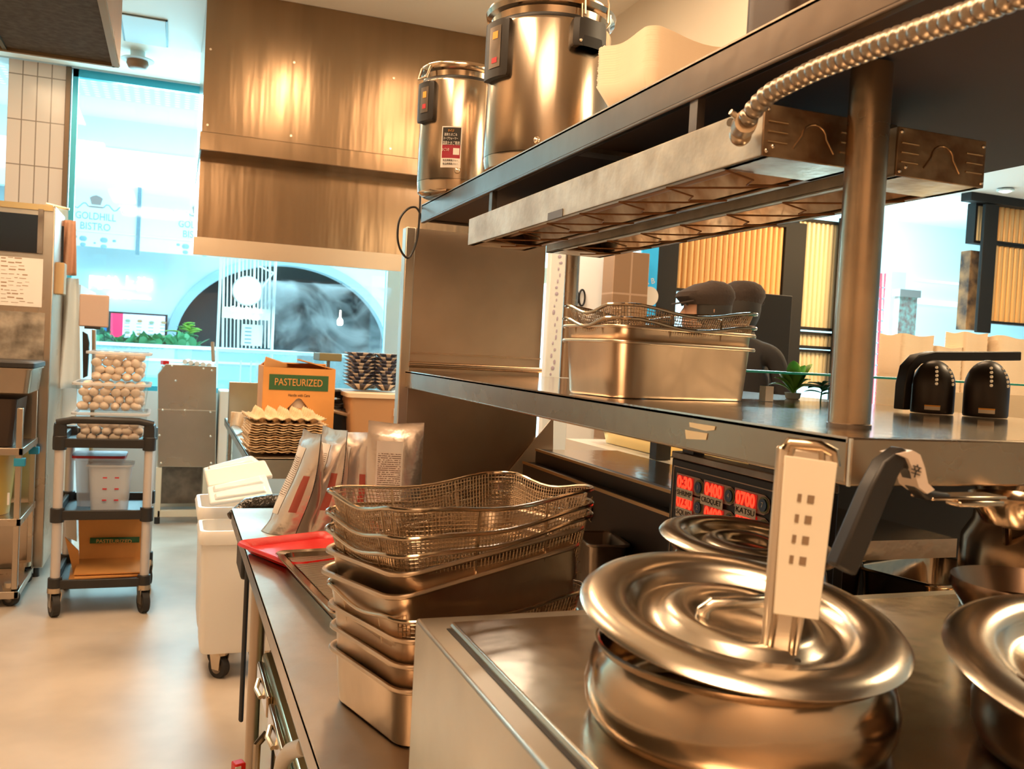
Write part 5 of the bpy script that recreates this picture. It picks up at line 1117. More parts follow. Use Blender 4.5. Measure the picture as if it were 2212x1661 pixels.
# stacks of paper trays beyond the dome lamps, on a low sill
sy = 1.95
stk = [(1970, 2045, 702), (2048, 2110, 726), (2112, 2168, 694), (2172, 2260, 714)]
for i, (xa, xb, yt) in enumerate(stk):
    a, b = iy(xa, yt, sy), iy(xb, yt, sy); cx = (a.x+b.x)/2; H_ = a.z-1.30; n_ = int((H_-1.262+1.30-.05+.0)/.0045) if False else int((a.z-1.262-.05)/.0042)
    lab = ('leftmost', 'second from left', 'third from left', 'rightmost')[i]
    tray_stack(cx, sy+.08, 1.262, .06, n_, (a.z-1.262-.05)/n_, '%s beige stack beyond the dome lamps' % lab, 'paper trays, %s stack' % lab, sc_=(b.x-a.x)/.2*1.02)
tagit(MB().bb(1.45, 2.9, 1.85, 2.25, 1.235, 1.26).build('tray_sill', mat('tray_sill_wood', (.7, .5, .3), 0, .5)), 'wooden sill holding the paper tray stacks', 'sill')
tagit(MB().bb(1.60, 2.9, 2.2, 2.24, .9, 1.235).build('sill_front', mat('peach_panel', (.75, .55, .42), 0, .5)), 'peach panel under the tray sill', 'panel')
tagit(MB().bb(1.9, 2.3, 1.83, 1.84, 1.28, 1.36).build('perforated_card', dotmat('dotted_card', (.85, .65, .42), (.5, .25, .1), 90)), 'dotted cream card behind the right dome lamp', 'card')
# ------------------------------------------------------------------ plant on the pass shelf
def leaf(g, p, d, ln, wd, droop):
    d = Vector(d).normalized(); s = d.cross(Vector((0, 0, 1))).normalized(); L = []
    n_ = 7
    for i in range(n_+1):
        u = i/n_; c = Vector(p)+d*ln*u+Vector((0, 0, -droop*u*u)); w_ = wd*math.sin(PI*min(1, u*.97+.03))**.8; L.append([c-s*w_+Vector((0, 0, w_*.25)), c, c+s*w_+Vector((0, 0, w_*.25))])
    g.loft(L, False, False, closed=False)
pp = iz(1712, 862, SZ); rn = random.Random(2)
t = thing('potted_plant', pp, 'green leafy plant in a pale pot beside the pans on the pass shelf', 'plant')
MB().lathe([(.012, 0), (.015, .002), (.018, .014), (.016, .014), (.012, .012)], pp, 24).build('plant_pot', paper, t)
for i in range(11):
    g = MB(); a = i*2.4; el = rn.uniform(.5, 1.5); leaf(g, pp+Vector((0, 0, .012)), (math.cos(a), math.sin(a)*.6, el*1.5), rn.uniform(.07, .115), .015, .035); g.build('leaf', leafm, t, solid=.0005)
t = thing('dark_plant', iz(1772, 868, SZ), 'small dark-leaved sprig between the bright plant and the steel post', 'plant'); p0 = iz(1772, 868, SZ)
MB().tube([p0, p0+Vector((.002, 0, .02)), p0+Vector((.006, 0, .04))], .0015).build('stem', leafd, t)
for i in range(9):
    g = MB(); a = i*2.4; leaf(g, p0+Vector((.003, 0, .015+i*.003)), (math.cos(a), math.sin(a)*.6, .3), rn.uniform(.035, .05), .010, .012); g.build('leaf', leafd, t, solid=.0005)
c = iz(1664, 868, SZ); tagit(MB().bb(c.x-.012, c.x+.006, c.y, c.y+.02, SZ+.001, SZ+.03).build('white_card_holder', paper), 'small white card holder left of the bright green plant', 'card holder')
# ------------------------------------------------------------------ people behind the pass
def skin_body(name, verts, edges, mt, par):
    me = bpy.data.meshes.new(name); me.from_pydata([v[0] for v in verts], edges, []); o = bpy.data.objects.new(name, me); COL.objects.link(o)
    m = o.modifiers.new('s', 'SKIN'); m.use_smooth_shade = True
    for i, v in enumerate(verts): me.skin_vertices[0].data[i].radius = v[1]
    me.skin_vertices[0].data[0].use_root = True
    s = o.modifiers.new('d', 'SUBSURF'); s.levels = s.render_levels = 2
    bpy.context.view_layer.update(); m2 = bpy.data.meshes.new_from_object(o.evaluated_get(bpy.context.evaluated_depsgraph_get())); o.modifiers.clear(); o.data = m2; m2.materials.append(mt); m2.shade_smooth(); m2.name = name
    o.parent = par; WO[o.name] = Vector(); return o
def person(loc, rz, H, label, shirt, redc=False):
    t = thing('person', loc, label, 'person', rz=rz); k = H/1.72   # faces -y locally
    V = [((0, 0, .95), (.15, .11)), ((0, 0, 1.12), (.14, .10)), ((0, 0, 1.28), (.165, .11)), ((0, .01, 1.40), (.13, .09)), ((0, .012, 1.47), (.052, .052)), ((0, .0, 1.53), (.05, .055)),
         ((.17, .01, 1.39), (.055, .055)), ((.23, .0, 1.15), (.042, .042)), ((.22, -.10, .96), (.032, .032)), ((.20, -.18, .93), (.03, .022)),
         ((-.17, .01, 1.39), (.055, .055)), ((-.23, .0, 1.15), (.042, .042)), ((-.22, -.10, .96), (.032, .032)), ((-.20, -.18, .93), (.03, .022)),
         ((.09, 0, .86), (.09, .09)), ((.10, -.01, .48), (.06, .06)), ((.10, .01, .10), (.042, .045)), ((.10, -.10, .04), (.04, .03)),
         ((-.09, 0, .86), (.09, .09)), ((-.10, -.01, .48), (.06, .06)), ((-.10, .01, .10), (.042, .045)), ((-.10, -.10, .04), (.04, .03))]
    V = [((x*k, y*k, z*k), (a*k, b*k)) for (x, y, z), (a, b) in V]
    E_ = [(0, 1), (1, 2), (2, 3), (3, 4), (4, 5), (3, 6), (6, 7), (7, 8), (8, 9), (3, 10), (10, 11), (11, 12), (12, 13), (0, 14), (14, 15), (15, 16), (16, 17), (0, 18), (18, 19), (19, 20), (20, 21)]
    skin_body('body', V, E_, shirt, t)
    # head
    g = MB(); L = []; hz = 1.53*k
    for z_, a, b, yo in ((-.012, .045, .05, .0), (.0, .056, .075, -.012), (.02, .064, .088, -.012), (.05, .071, .094, -.004), (.08, .074, .096, .0), (.12, .076, .098, .004), (.16, .07, .09, .006), (.19, .045, .06, .008), (.2, .01, .012, .008)):
        L.append([Vector((a*math.cos(q)*k, (b*math.sin(q)+yo)*k, hz+z_*k)) for q in [2*PI*i/28 for i in range(28)]])
    g.loft(L); g.build('head', skinm, t, local=True)
    g = MB(); g.loft([[Vector((x*k, y*k, hz+z*k)) for x, y, z in q] for q in (((-.006, -.09, .105), (.006, -.09, .105), (.006, -.085, .1), (-.006, -.085, .1)), ((-.012, -.118, .06), (.012, -.118, .06), (.014, -.09, .055), (-.014, -.09, .055)))]); g.build('nose', skinm, t, local=True, bev=.004)
    for s in (-1, 1):
        MB().ell((s*.076*k, .005*k, hz+.085*k), (.008, .018, .03), 12, 8).build('ear', skinm, t, local=True)
        MB().ell((s*.03*k, -.094*k, hz+.105*k), (.011, .006, .007), 12, 8).build('eye', black_ink, t, local=True)
        hnd = MB()
        for f in range(5):
            bx = s*(.20*k)+(f-2)*.016*(1 if f else 1.4); ln = (.05, .07, .078, .072, .056)[f]
            hnd.tube([(bx, -.19*k, .93*k), (bx+(f-2)*.003, -.19*k-ln*.6, .925*k), (bx+(f-2)*.003, -.19*k-ln, .905*k)], [.009, .0085, .007], 8)
        hnd.ell((s*.20*k, -.19*k, .93*k), (.042, .04, .016), 16, 8)
        hnd.build('hand', skinm, t, local=True)
    MB().ell((0, -.09*k, hz+.03*k), (.022, .008, .006), 12, 8).build('mouth', red_ink, t, local=True)
    g = MB(); L = []
    for z_, a in ((.0, .062), (.04, .077), (.07, .082), (.12, .084), (.15, .082)): L.append([Vector((a*math.cos(q)*k, (a*1.25*math.sin(q)+.008)*k, hz+z_*k)) for q in [-.75+(PI+1.5)*i/16 for i in range(17)]])
    g.loft(L, False, False, closed=False); g.build('hair', black_ink, t, local=True, solid=.004)
    # flat cap
    g = MB(); L = []
    for z_, a, b, yo in ((.105, .086, .108, .004), (.125, .092, .118, .0), (.145, .098, .13, -.004), (.17, .096, .124, -.004), (.193, .08, .10, .004), (.208, .05, .065, .01), (.213, .012, .015, .012)):
        L.append([Vector((a*math.cos(q)*k, (b*math.sin(q)+yo)*k, hz+(z_-.014*max(0, -math.sin(q))*(z_-.1)/.06*(1 if z_ < .2 else .6))*k)) for q in [2*PI*i/40 for i in range(40)]])
    g.loft(L); cap = g.build('flat_cap', capm, t, local=True); WO[cap.name] = Vector()
    g = MB(); g.loft([[Vector((math.sin(q)*.078*k, (-.085-.062*math.cos(q)*e)*k, hz+(.118-.016*e*math.cos(q))*k)) for q in [-PI/2+PI*i/16 for i in range(17)]] for e in (0, .5, 1)], False, False, closed=False); g.build('brim', capm, cap, local=True, solid=.006)
    g = MB(); g.lathe([(.062*k, 1.455*k), (.068*k, 1.47*k), (.058*k, 1.50*k)], (0, .008, 0), 24, False, False); g.build('collar', redcloth if redc else shirt, t, local=True, solid=.006)
    if redc: MB().bb(-.06, .02, -.125*k, -.118*k, 1.26*k, 1.38*k).build('red_name_patch', redcloth, t, local=True)
    return t
pc = iy(1517, 640, 3.4)
person((pc.x+.02, 3.4, 0), -1.75, 1.735, 'person in a dark flat cap and black uniform with red collar behind the pass shelf', clothm, True)
pc = iy(1607, 640, 3.9)
person((pc.x, 3.9, 0), 2.3, 1.80, 'person in a dark flat cap partly hidden behind the first capped worker', clothm)
# ------------------------------------------------------------------ service side: cabinets and screens
SYs = 5.45
def ribbed(xa, xb, ya, yb, Y, label, mt, n_, name='ribbed_screen', fr=True):
    A, B = iy(xa, ya, Y), iy(xb, ya, Y); z1 = (A.z+B.z)/2; z0 = iy((xa+xb)/2, yb, Y).z; x0, x1 = A.x, B.x
    t = thing(name, ((x0+x1)/2, Y, z0), label, 'screen'); r = (x1-x0)/n_/2; pts = []
    for i in range(n_):
        for k in range(7): a = PI-k*PI/6; pts.append((x0+r*(2*i+1)+r*.92*math.cos(a), -r*.75*math.sin(a)))
    pts += [(x1, .02), (x0, .02)]
    g = MB(); g.prism(pts, z0, z1, Matrix.Translation((0, Y, 0))); g.build('ribbed_panel', mt, t, ang=50)
    if fr:
        g = MB(); w_ = .02
        g.bb(x0-w_, x0, Y-.03, Y+.05, z0-w_, z1+w_); g.bb(x1, x1+w_, Y-.03, Y+.05, z0-w_, z1+w_); g.bb(x0, x1, Y-.03, Y+.05, z0-w_, z0); g.bb(x0, x1, Y-.03, Y+.05, z1, z1+w_); g.build('frame', frame_m, t)
    return t
ribbed(1452, 1694, 478, 632, 5.3, 'wide glowing gold ribbed screen behind the capped people', goldrib, 20)
ribbed(1722, 1812, 482, 708, 5.4, 'pale ribbed screen just left of the steel post', paleglass, 9)
ribbed(1722, 1808, 724, 748, 5.4, 'narrow pale ribbed strip under the screen left of the post', paleglass, 9)
ribbed(1722, 1806, 762, 830, 5.4, 'short pale ribbed screen low down left of the post', paleglass, 9)
ribbed(2106, 2132, 446, 522, 5.4, 'narrow pale ribbed screen beside the bright opening at right', paleglass, 4)
ribbed(2146, 2300, 448, 530, 5.4, 'upper orange ribbed screen at the right edge', goldrib, 14)
ribbed(2144, 2300, 540, 700, 5.4, 'lower orange ribbed screen at the right edge', goldrib, 14)
def block(xa, xb, ya, yb, Y, dep, name, mt, label, cat, bev=.004):
    A, B = iy(xa, ya, Y), iy(xb, yb, Y); return tagit(MB().bb(A.x, B.x, Y, Y+dep, 0 if yb > 800 else min(A.z, B.z), max(A.z, B.z)).build(name, mt, bev=bev), label, cat)
block(1582, 1696, 628, 900, 4.3, .4, 'black_cabinet', mat('matt_black_cabinet', (.006, .005, .005), 0, .7), 'tall black cabinet behind the second capped person', 'cabinet')
block(1418, 1446, 478, 900, 5.2, .03, 'dark_mullion', frame_m, 'dark upright beam left of the wide gold screen', 'beam')
block(1700, 1718, 478, 900, 5.3, .03, 'dark_mullion', frame_m, 'dark upright beam between the wide gold and pale screens', 'beam')
block(1818, 1862, 470, 900, 5.3, .03, 'dark_mullion', frame_m, 'dark upright beam partly behind the steel post', 'beam')
block(2098, 2126, 540, 715, 5.45, .1, 'bark_column', mat('mottled_column', (.4, .25, .12), 0, .6, noisec=.8, nscale=9, col2=(.05, .04, .04)), 'mottled brown column beside the bright opening at right', 'column')
block(2130, 2140, 440, 720, 5.3, .03, 'dark_mullion', frame_m, 'dark upright beam between the right ribbed screens', 'beam')
block(2098, 2330, 432, 442, 5.3, .1, 'dark_lintel', frame_m, 'dark beam along the top of the right ribbed screens', 'beam')
block(1328, 1384, 540, 900, 5.0, .15, 'tiled_pillar', tilemat('brown_stone_tiles', (.3, .18, .1), (.45, .3, .2), .5, .3, mortar=.006, rough=.3), 'brown stone tiled pillar seen between the partition and the gold screen', 'pillar')
block(1228, 1326, 480, 900, 5.22, .08, 'white_board', mat('bright_white_board', (.9, .9, .86), 0, .5), 'bright white wall board right of the steel partition', 'board')
A, B = iy(1200, 560, 3.4), iy(1228, 860, 3.4)
t = thing('film_covered_upright', ((A.x+B.x)/2, 3.4, 0), 'white film-covered upright just right of the steel partition', 'upright')
MB().bb(A.x-.02, B.x, 3.4, 3.44, .0, 2.2).build('upright_body', mat('white_film', (.85, .92, .95), 0, .3), t, bev=.004)
g = MB(); rn = random.Random(9)
for i in range(26): z_ = 1.2+i*.025; g.ell((A.x+.012+rn.uniform(-.01, .012), 3.399, z_), (rn.uniform(.003, .008), .002, rn.uniform(.006, .012)), 10, 6)
g.build('droplet_marks', mat('pink_grey_marks', (.5, .45, .6), 0, .4), t)
# blue poster
A, B = iy(1388, 545, 5.1), iy(1414, 700, 5.1)
t = thing('blue_poster', ((A.x+B.x)/2, 5.1, B.z), 'blue poster with white round emblem between the brown pillar and dark beam', 'poster')
MB().bb(A.x, B.x, 5.1, 5.12, B.z, A.z+.15).build('sheet', mat('poster_blue', (.02, .35, .6), 0, .4, emis=(.02, .35, .6), estr=.5), t)
c = iy(1404, 640, 5.09); MB().cyl((c.x, 5.098, c.z), (c.x, 5.09, c.z), .06, n=32).build('emblem', paper, t)
text('A B', .05, paper, frame((c.x-.01, 5.088, c.z+.09), (1, 0, .25), (0, 0, 1)), t)
for i, x in enumerate((1243, 1258)):
    c = iy(x, 643, 5.2); o = MB(); o.tube([(c.x+.04*math.cos(a)*.5, 5.2+.006*i, c.z+.05*math.sin(a)) for a in [2*PI*k/24 for k in range(24)]], .006, 8, closed=True); tagit(o.build('hanging_ring', frame_m), ('left' if i == 0 else 'right')+' dark ring hanging before the bright white board', 'ring')
# ------------------------------------------------------------------ concourse
WY, TZc = 18.0, 5.0
struct(MB().bb(-9, 26, EY+.2, 15.6, TZc, TZc+.05).build('ceiling_concourse', perf, smooth=False))
struct(MB().bb(-9, 26, 15.6, 24, TZc-.001, TZc+.05).build('ceiling_far', concw, smooth=False))
struct(MB().bb(-9, 5.2, EY, EY+.2, CZ, TZc).build('wall_over_shopfront', concw, smooth=False))
struct(MB().bb(-9.1, -9, EY, 24, 0, TZc).build('wall_far_left', wallgrey, smooth=False))
FYb = 17.0
struct(MB().bb(-9, 5.5, FYb, FYb+.2, 3.72, TZc).build('trim_3', concw, smooth=False))
MBc = MB().bb(-6, 5.4, FYb-.03, FYb, 4.0, 4.5); o = MBc.build('cove_light_band', coolglow, smooth=False); tagit(o, 'long white lit band along the ceiling bulkhead above the banners', 'light')
# arch wall
A0_, A1_, AT = iy(378, 735, WY), iy(835, 765, WY), iy(600, 572, WY)
ac = (A0_.x+A1_.x)/2; ar = (A1_.x-A0_.x)/2; az = 1.25; ah = AT.z-az
n_ = 40; L = []
for i in range(n_+1):
    a = PI-PI*i/n_; L.append((ac+ar*math.cos(a), az+ah*math.sin(a)))
g = MB(); top = 4.2
vs = [(-9, 0), (-9, top)]+[(ac-ar, top), (ac-ar, 0)]
for y0_, y1_ in ((WY, WY+.3),):
    g.bb(-9, ac-ar, y0_, y1_, 0, top); g.bb(ac+ar, 6.2, y0_, y1_, 0, top)
    for i in range(n_):
        (xa, za), (xb, zb) = L[i], L[i+1]
        g.add([(xa, y0_, za), (xb, y0_, zb), (xb, y0_, top), (xa, y0_, top), (xa, y1_, za), (xb, y1_, zb), (xb, y1_, top), (xa, y1_, top)], [(0, 1, 2, 3), (4, 5, 6, 7), (0, 4, 5, 1)])
struct(g.build('wall_arch', wallgrey))
g = MB(); LL = []
for i in range(n_+1):
    a = PI-PI*i/n_; LL.append([Vector((ac+(ar+s)*math.cos(a), y, az+(ah+s)*math.sin(a))) for s, y in ((0, WY-.06), (.16, WY-.06), (.16, WY), (0, WY))])
g.loft(LL); o = struct(g.build('trim_4', mat('arch_border_paint', (.35, .5, .58), 0, .6)))
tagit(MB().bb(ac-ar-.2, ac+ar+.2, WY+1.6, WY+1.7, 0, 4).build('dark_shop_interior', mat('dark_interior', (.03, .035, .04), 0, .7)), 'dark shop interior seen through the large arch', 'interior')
t = thing('bottle_lamp', iy(734, 705, WY+.15), 'small glowing bottle-shaped lamp inside the dark arch', 'lamp'); c = iy(734, 703, WY+.15)
MB().lathe([(.04, 0), (.06, .03), (.06, .1), (.02, .16), (.015, .3)], c, 16).build('bulb', warmglow, t)
MB().cyl(c+Vector((0, 0, .3)), c+Vector((0, 0, 2.2)), .006).build('cord', black, t)
# banners
def bann(xa, xb, label, k):
    Y = FYb-.032; a, b = iy(xa, 407+(xa-150)*.09, Y), iy(xb, 525+(xb-150)*.09, Y); z1, z0 = a.z, b.z-.02; w_ = b.x-a.x
    t = thing('hanging_banner', ((a.x+b.x)/2, Y, z0), label, 'banner')
    MB().bb(a.x, b.x, Y, Y+.03, z0, z1).build('banner_sheet', bannerm, t)
    MB().bb(a.x, b.x, Y-.01, Y, z0+.24, z0+.27).build('lower_seam', mat('seam_beige', (.7, .7, .5), 0, .6), t)
    c = a.x+w_*(.38 if k == 0 else .62) if k == 0 else a.x+w_*.72
    zc = z1-(z1-z0)*.18; g = MB(); Mf = frame((c, Y-.004, zc), (1, 0, 0), (0, 0, 1))
    g.prism([(-.07, -.06), (.07, -.06), (.085, 0), (.1, .05), (.06, .08), (0, .10), (-.06, .08), (-.1, .05), (-.085, 0)], 0, .003, Mf)
    g.prism([(-.14, -.09), (-.05, -.085), (.05, -.085), (.14, -.09), (.1, -.11), (-.1, -.11)], 0, .003, Mf); g.build('chef_hat_emblem', mat('emblem_brown', (.28, .2, .18), 0, .6) if 'emblem_brown' not in bpy.data.materials else bpy.data.materials['emblem_brown'], t)
    g = MB()
    for s in (-1, 1): g.tube([(c+s*(.12+.04*i), Y-.004, zc-.09+.05*math.sin(i*1.1)) for i in range(9)], .008, 6); g.tube([(c+s*(.46+.05*math.cos(q)), Y-.004, zc-.13+.035*math.sin(q)) for q in [k_*.6 for k_ in range(10)]], .006, 6)
    g.build('scroll_ornament', greyink, t)
    text('GOLDHILL', .17, greyink, frame((c, Y-.004, zc-.26), (1, 0, 0), (0, 0, 1)), t, width=.62, ext=.003); text('BISTRO', .17, greyink, frame((c, Y-.004, zc-.43), (1, 0, 0), (0, 0, 1)), t, width=.46, ext=.003)
    g = MB()
    for dx, dz, r in ((-.3, -.62, .03), (-.18, -.64, .06), (-.18, -.74, .045), (.14, -.64, .06), (.14, -.75, .05), (.3, -.64, .03), (0, -.7, .02)): g.ell((c+dx, Y-.004, zc+dz), (r, .004, r*.8), 12, 6)
    g.build('lower_ornament', greyink, t)
bann(150, 298, 'left white hanging banner reading GOLDHILL BISTRO above the far shop', 0)
tagit(MB().bb(iy(300, 450, FYb-.1).x-.03, iy(300, 450, FYb-.1).x+.03, FYb-.06, FYb, 2.75, 3.95).build('banner_pole', mat('pole_grey', (.12, .2, .24), .3, .5)), 'narrow grey pole between the two hanging banners', 'pole')
bann(306, 470, 'right white hanging banner reading GOLDHILL BISTRO, cut by the hood', 1)
# lit sign of the far shop
t = thing('lit_shop_sign', iy(260, 640, WY-.1), 'glowing white four-character shop sign on the pale far wall', 'sign')
for s_, x, y, sz in (('阿', 208, 612, .27), ('丝', 241, 613, .27), ('上', 275, 613, .27), ('海', 312, 617, .29)):
    text(s_, sz, signglow, frame(iy(x, y, WY-.05), (1, 0, 0), (0, 0, 1)), t, name='glowing_character', ext=.03, bold=.003)
text('本帮小吃', .1, signglow, frame(iy(257, 641, WY-.05), (1, 0, 0), (0, 0, 1)), t, name='glowing_subtitle', ext=.02, bold=.004)
a, b = iy(284, 643, WY-.05), iy(326, 645, WY-.05); MB().bb(a.x, b.x, WY-.06, WY-.02, a.z-.02, a.z+.02).build('glowing_bar', signglow, t)
# menu screen
SYY = WY-.13
def scr(xa, ya, xb, yb, Y): A, B = iy(xa, ya, Y), iy(xb, yb, Y); return A.x, B.x, min(A.z, B.z), max(A.z, B.z)
x0, x1, z0, z1 = scr(232, 672, 360, 737, SYY); t = thing('menu_screen', ((x0+x1)/2, SYY, z0), 'wide menu screen with red panel on the far shop counter', 'screen')
MB().bb(x0, x1, SYY, SYY+.06, z0, z1).build('housing', blackg, t); xr = x0+(x1-x0)*.06; xm = x0+(x1-x0)*.26
MB().bb(xr, xm, SYY-.01, SYY, z0+.03, z1-.03).build('red_panel', screen_r, t); MB().bb(xm, x1-.04, SYY-.01, SYY, z0+.03, z1-.03).build('white_panel', screen_w, t)
rn = random.Random(4); pm_ = [mat('food_picture', (.2, .3, .2), 0, .5, emis=(.3, .35, .25), estr=.5), mat('food_picture_brown', (.3, .2, .1), 0, .5, emis=(.5, .35, .15), estr=.5)]
for i in range(8):
    xx = xm+.08+(i % 4)*.2; zz = z1-.14-(i//4)*.22-rn.uniform(0, .05); MB().ell((xx, SYY-.012, zz), (.045, .004, .03), 12, 6).build('dish_picture', pm_[i % 2], t)
g = MB()
for i in range(22): xx = xm+.06+(i % 4)*.2; zz = z1-.2-(i//4)*.06; g.bb(xx-.03, xx+.05, SYY-.013, SYY-.011, zz, zz+.012)
g.build('menu_lines', greyink, t)
x0, x1, z0, z1 = scr(160, 665, 232, 740, SYY+.1); tagit(MB().bb(x0, x1, SYY+.1, SYY+.16, z0, z1).build('blue_screen', screen_b), 'deep blue screen behind the tan cutting board', 'screen')
# display counters with plants
def plants(xa, xb, y, Y, n_, label, name='plant_row', mt=leafd, h=.3):
    g = MB(); rn = random.Random(n_)
    for i in range(n_):
        x = xa+(xb-xa)*rn.random(); p = iy(x, y, Y)
        for k in range(5): leaf(g, p+Vector((0, rn.uniform(-.1, .1), -.05)), (rn.uniform(-1, 1), rn.uniform(-.5, .5), rn.uniform(.2, 1.2)), h*rn.uniform(.7, 1.3), .07, .05)
    o = g.build(name, mt); tagit(o, label, 'plants', kind='stuff'); return o
plants(190, 420, 748, 16.6, 46, 'row of dark green leaves in the long glass display case')
plants(195, 232, 722, 17.0, 12, 'dark green leaves below the blue screen', h=.2)
Yc = 16.0
x0, x1, z0, z1 = scr(160, 742, 480, 860, Yc)
t = thing('glass_display_case', ((x0+x1)/2, Yc, 0), 'long pale glass display case of the far shop behind the eggs', 'display case')
MB().bb(x0, x1+1.2, Yc, Yc+.04, .3, z1).build('front_glass', lined, t); MB().bb(x0, x1+1.2, Yc-.02, Yc+.9, z1, z1+.05).build('top_edge', mat('case_rim_white', (.85, .95, .95), 0, .4), t); MB().bb(x0, x1+1.2, Yc-.02, Yc+.02, z1-.22, z1-.18).build('middle_rail', bpy.data.materials['case_rim_white'], t); MB().bb(x0, x1+1.2, Yc, Yc+.9, 0, .7).build('base', mat('case_base_teal', (.25, .6, .6), 0, .5), t)
# big leafy plant at the arch foot
t = thing('large_leaf_plant', iy(400, 745, 16.9), 'large bright green plant at the left foot of the dark arch', 'plant'); c0 = iy(400, 742, 16.9); rn = random.Random(6)
MB().lathe([(.1, -.4), (.13, -.05), (.12, -.05)], c0, 16).build('pot', paper, t)
for i in range(14):
    g = MB(); leaf(g, c0+Vector((rn.uniform(-.1, .1), 0, rn.uniform(0, .35))), (rn.uniform(-1, 1), -.3, rn.uniform(.1, .8)), rn.uniform(.2, .35), .09, .08); g.build('leaf', leafm if i % 3 else leafd, t, solid=.004)
# centre kiosk: string curtain, round sign, board
KY_ = 9.2
t = thing('string_curtain_frame', iy(535, 760, KY_), 'white string curtain frame behind the steaming pass window', 'curtain')
for i in range(13):
    x = 484+i*8.3; a, b = iy(x, 545, KY_), iy(x-3, 752, KY_); MB().tube([b, a], .006 if i % 4 else .011, 6).build('string', mat('white_string', (.9, .95, .92), 0, .5) if 'white_string' not in bpy.data.materials else bpy.data.materials['white_string'], t)
g = MB(); g.tube([iy(590, 590, KY_), iy(566, 622, KY_)], .008); g.tube([iy(560, 575, KY_), iy(592, 590, KY_)], .008); g.build('brace', bpy.data.materials['white_string'], t)
for xx in (478, 596):
    a = iy(xx, 552, KY_); MB().tube([(a.x, KY_, 0), a], .014, 6).build('side_post', bpy.data.materials['white_string'], t)
MB().tube([iy(478, 548, KY_), iy(596, 556, KY_)], .02).build('top_rail', bpy.data.materials['white_string'], t)
c = iy(535, 628, KY_-.15); t = thing('round_sign', c, 'glowing white round sign with small red mark', 'sign')
g = MB(); g.cyl(c+Vector((0, .06, 0)), c, .128, n=40); g.build('sign_drum', mat('round_sign_white', (1, 1, 1), 0, .4, emis=(1, .98, .95), estr=1.4), t)
MB().tube([c+Vector((.132*math.cos(a), .03, .132*math.sin(a))) for a in [2*PI*k/40 for k in range(40)]], .01, 8, closed=True).build('rim', mat('sign_rim', (.5, .5, .48), .3, .4), t)
text('〜', .05, red_ink, frame(c+Vector((.045, -.004, .03)), (1, 0, 0), (0, 0, 1)), t)
A, B = iy(481, 662, KY_-.1), iy(584, 692, KY_-.1); t = thing('pale_name_board', ((A.x+B.x)/2, KY_-.1, B.z), 'pale yellow name board under the round sign', 'sign')
MB().bb(A.x, B.x, KY_-.1, KY_-.005, B.z, A.z).build('board', mat('pale_yellow_board', (.85, .88, .7), 0, .5, emis=(.8, .9, .7), estr=.35), t)
wl = mat('board_white_letters', (1, 1, .95), 0, .5, emis=(1, 1, .9), estr=1.2); cx_ = (A.x+B.x)/2
text('GOLDHILL', .075, wl, frame((cx_, KY_-.105, (A.z+B.z)/2+.035), (1, 0, 0), (0, 0, 1)), t, width=.3); text('BISTRO', .07, wl, frame((cx_, KY_-.105, (A.z+B.z)/2-.04), (1, 0, 0), (0, 0, 1)), t, width=.24)
A, B = iy(525, 700, KY_-.2), iy(566, 748, KY_-.2); t = thing('notice_card', ((A.x+B.x)/2, KY_-.2, B.z), 'white notice card under the pale name board', 'card')
MB().bb(A.x, B.x, KY_-.2, KY_-.005, B.z, A.z).build('card', paper, t); g = MB()
for i in range(5): g.bb(A.x+.02, A.x+.08, KY_-.203, KY_-.2, A.z-.04-i*.035, A.z-.03-i*.035)
g.build('print_lines', greyink, t)
# service counter with glass behind the pasteurized carton
A, B = iy(470, 752, 8.6), iy(830, 800, 8.6)
t = thing('glass_service_counter', ((A.x+B.x)/2, 8.7, 0), 'pale glazed service counter outside the kitchen behind the carton', 'counter')
MB().bb(A.x, B.x+.5, 8.6, 8.65, .7, A.z-.03).build('front_glass', lined, t); MB().bb(A.x, B.x+.5, 8.55, 9.0, A.z-.03, A.z).build('top', mat('white_counter_top', (.88, .95, .95), 0, .4), t); MB().bb(A.x, B.x+.5, 8.62, 9.0, 0, .7).build('base', mat('counter_base_white', (.7, .8, .82), 0, .5), t)
g = MB()
for i in range(7): x = A.x+.2+i*.09; g.bb(x, x+.01, 8.58, 8.6, .75, A.z-.1)
g.build('wire_rack', bpy.data.materials['white_string'], t)
block(838, 862, 585, 860, 7.5, .06, 'white_door_post', mat('white_post_paint', (.9, .96, .98), 0, .4), 'white door post at the right end of the pass window', 'post')
# right concourse
t = thing('red_lattice_screen', iy(1905, 800, 11), 'red lattice screen beyond the steel post', 'screen')
g = MB()
for i in range(4): a, b = iy(1893+i*10, 590, 11), iy(1886+i*10, 812, 11); g.tube([(b.x, 11, 0), b, a], .026, 6)
g.build('upright_bar', redlat, t); g = MB()
for i in range(9): a, b = iy(1874, 620+i*24, 11), iy(1925, 622+i*24, 11); g.tube([a, b], .012, 6)
g.build('cross_bar', mat('blue_grey_bar', (.2, .35, .45), 0, .5), t)
block(1926, 1942, 585, 820, 10.5, .1, 'pale_door_frame', concw, 'pale upright frame right of the red lattice', 'frame')
t = thing('mosaic_column', iy(1957, 820, 10), 'grey column with green glass mosaic right of the red lattice', 'column')
x0, x1, z0, z1 = scr(1944, 640, 1968, 850, 10); MB().bb(x0, x1, 10, 10.1, 0, z1).build('shaft', mat('mosaic_tiles', (.35, .5, .45), 0, .3, noisec=.9, nscale=14, col2=(.3, .16, .14)), t); MB().bb(x0-.03, x1+.03, 9.97, 10.12, z1, z1+.1).build('capital', mat('capital_grey', (.3, .27, .25), 0, .5), t)
struct(MB().bb(5.2, 26, 17.2, 17.4, 0, TZc).build('wall_far_right', concw, smooth=False))
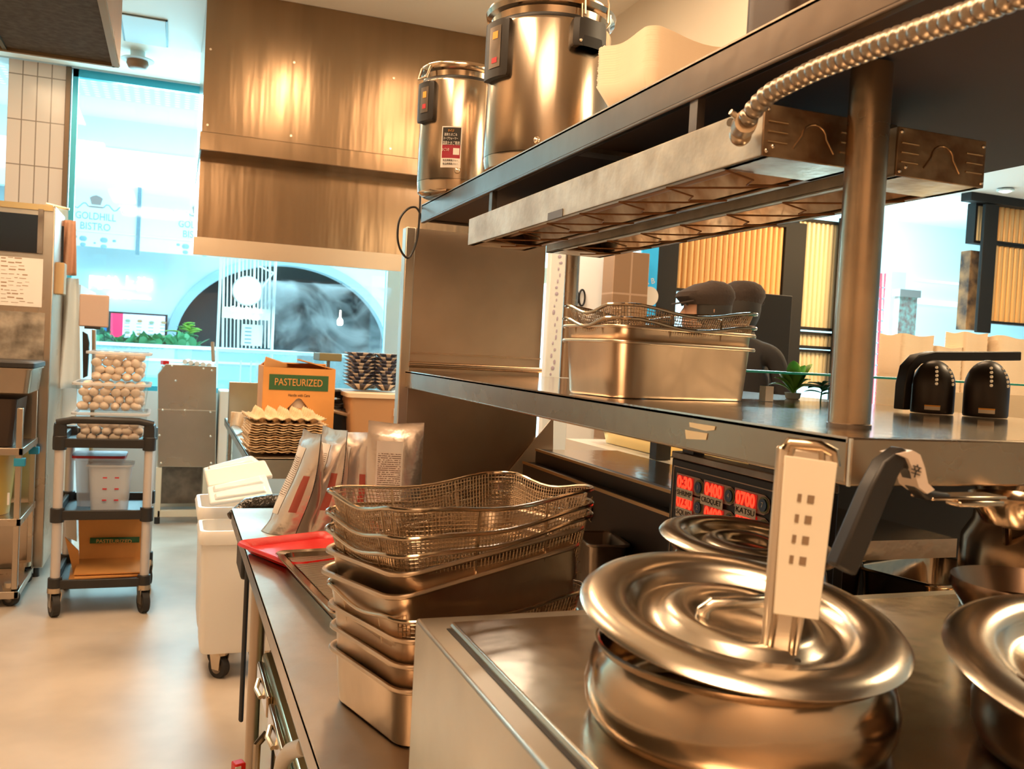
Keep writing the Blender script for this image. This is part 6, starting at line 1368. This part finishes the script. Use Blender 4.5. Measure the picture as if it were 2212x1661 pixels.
for i, (x, y) in enumerate(((1973, 449), (2009, 510))):
    c = iz(x, y, TZc); tagit(MB().cyl(c, c-Vector((0, 0, .02)), .1, n=20).build('downlight', signglow), 'round ceiling downlight in the bright opening, '+('upper' if i == 0 else 'lower')+' of two', 'light', 'concourse downlights')
t = thing('far_cove_light', iy(2040, 655, 17.0), 'long white cove strips on the far right concourse wall', 'light')
for ya, yb in ((605, 618), (645, 668)):
    x0, x1, z0, z1 = scr(1975, ya, 2130, yb, 17.1); MB().bb(x0, x1, 17.05, 17.18, z0, z1).build('light_strip', coolglow, t)
c = iz(2172, 410, 2.79); t = thing('service_downlight', c, 'small recessed spot light in the pale ceiling at the right edge', 'light')
MB().lathe([(.06, 0), (.06, -.01), (.045, -.012)], c, 24).build('trim', concw, t); MB().lathe([(.04, -.012), (.02, -.02)], c, 24).build('bulb', warmglow, t)
c = iz(215, 300, 5.0); tagit(MB().cyl(c, c-Vector((0, 0, .03)), .12, n=20).build('downlight', signglow), 'round ceiling downlight seen through the left window', 'light')
# steam over the far cooking line
m = bpy.data.materials.new('steam'); m.use_nodes = True; N = m.node_tree.nodes; L = m.node_tree.links; N.remove(N['Principled BSDF'])
v = N.new('ShaderNodeVolumePrincipled'); v.inputs['Color'].default_value = (.95, 1, 1, 1); v.inputs['Anisotropy'].default_value = .3
tc = N.new('ShaderNodeTexCoord'); nz = N.new('ShaderNodeTexNoise'); nz.inputs['Scale'].default_value = 2.6; nz.inputs['Detail'].default_value = 6; nz.inputs['Distortion'].default_value = 1.2; L.new(tc.outputs['Object'], nz.inputs[0])
mr = N.new('ShaderNodeMapRange'); mr.inputs[1].default_value = .51; mr.inputs[2].default_value = .68; mr.inputs[3].default_value = 0; mr.inputs[4].default_value = 8; L.new(nz.outputs[0], mr.inputs[0]); L.new(mr.outputs[0], v.inputs['Density']); L.new(v.outputs[0], N['Material Output'].inputs['Volume'])
A, B = iy(575, 560, 7.0), iy(840, 770, 7.0)
tagit(MB().bb(A.x, B.x, 6.95, 7.6, 1.05, 1.86).build('steam', m, smooth=False), 'drifting white steam cloud before the dark arch', 'steam', kind='stuff')
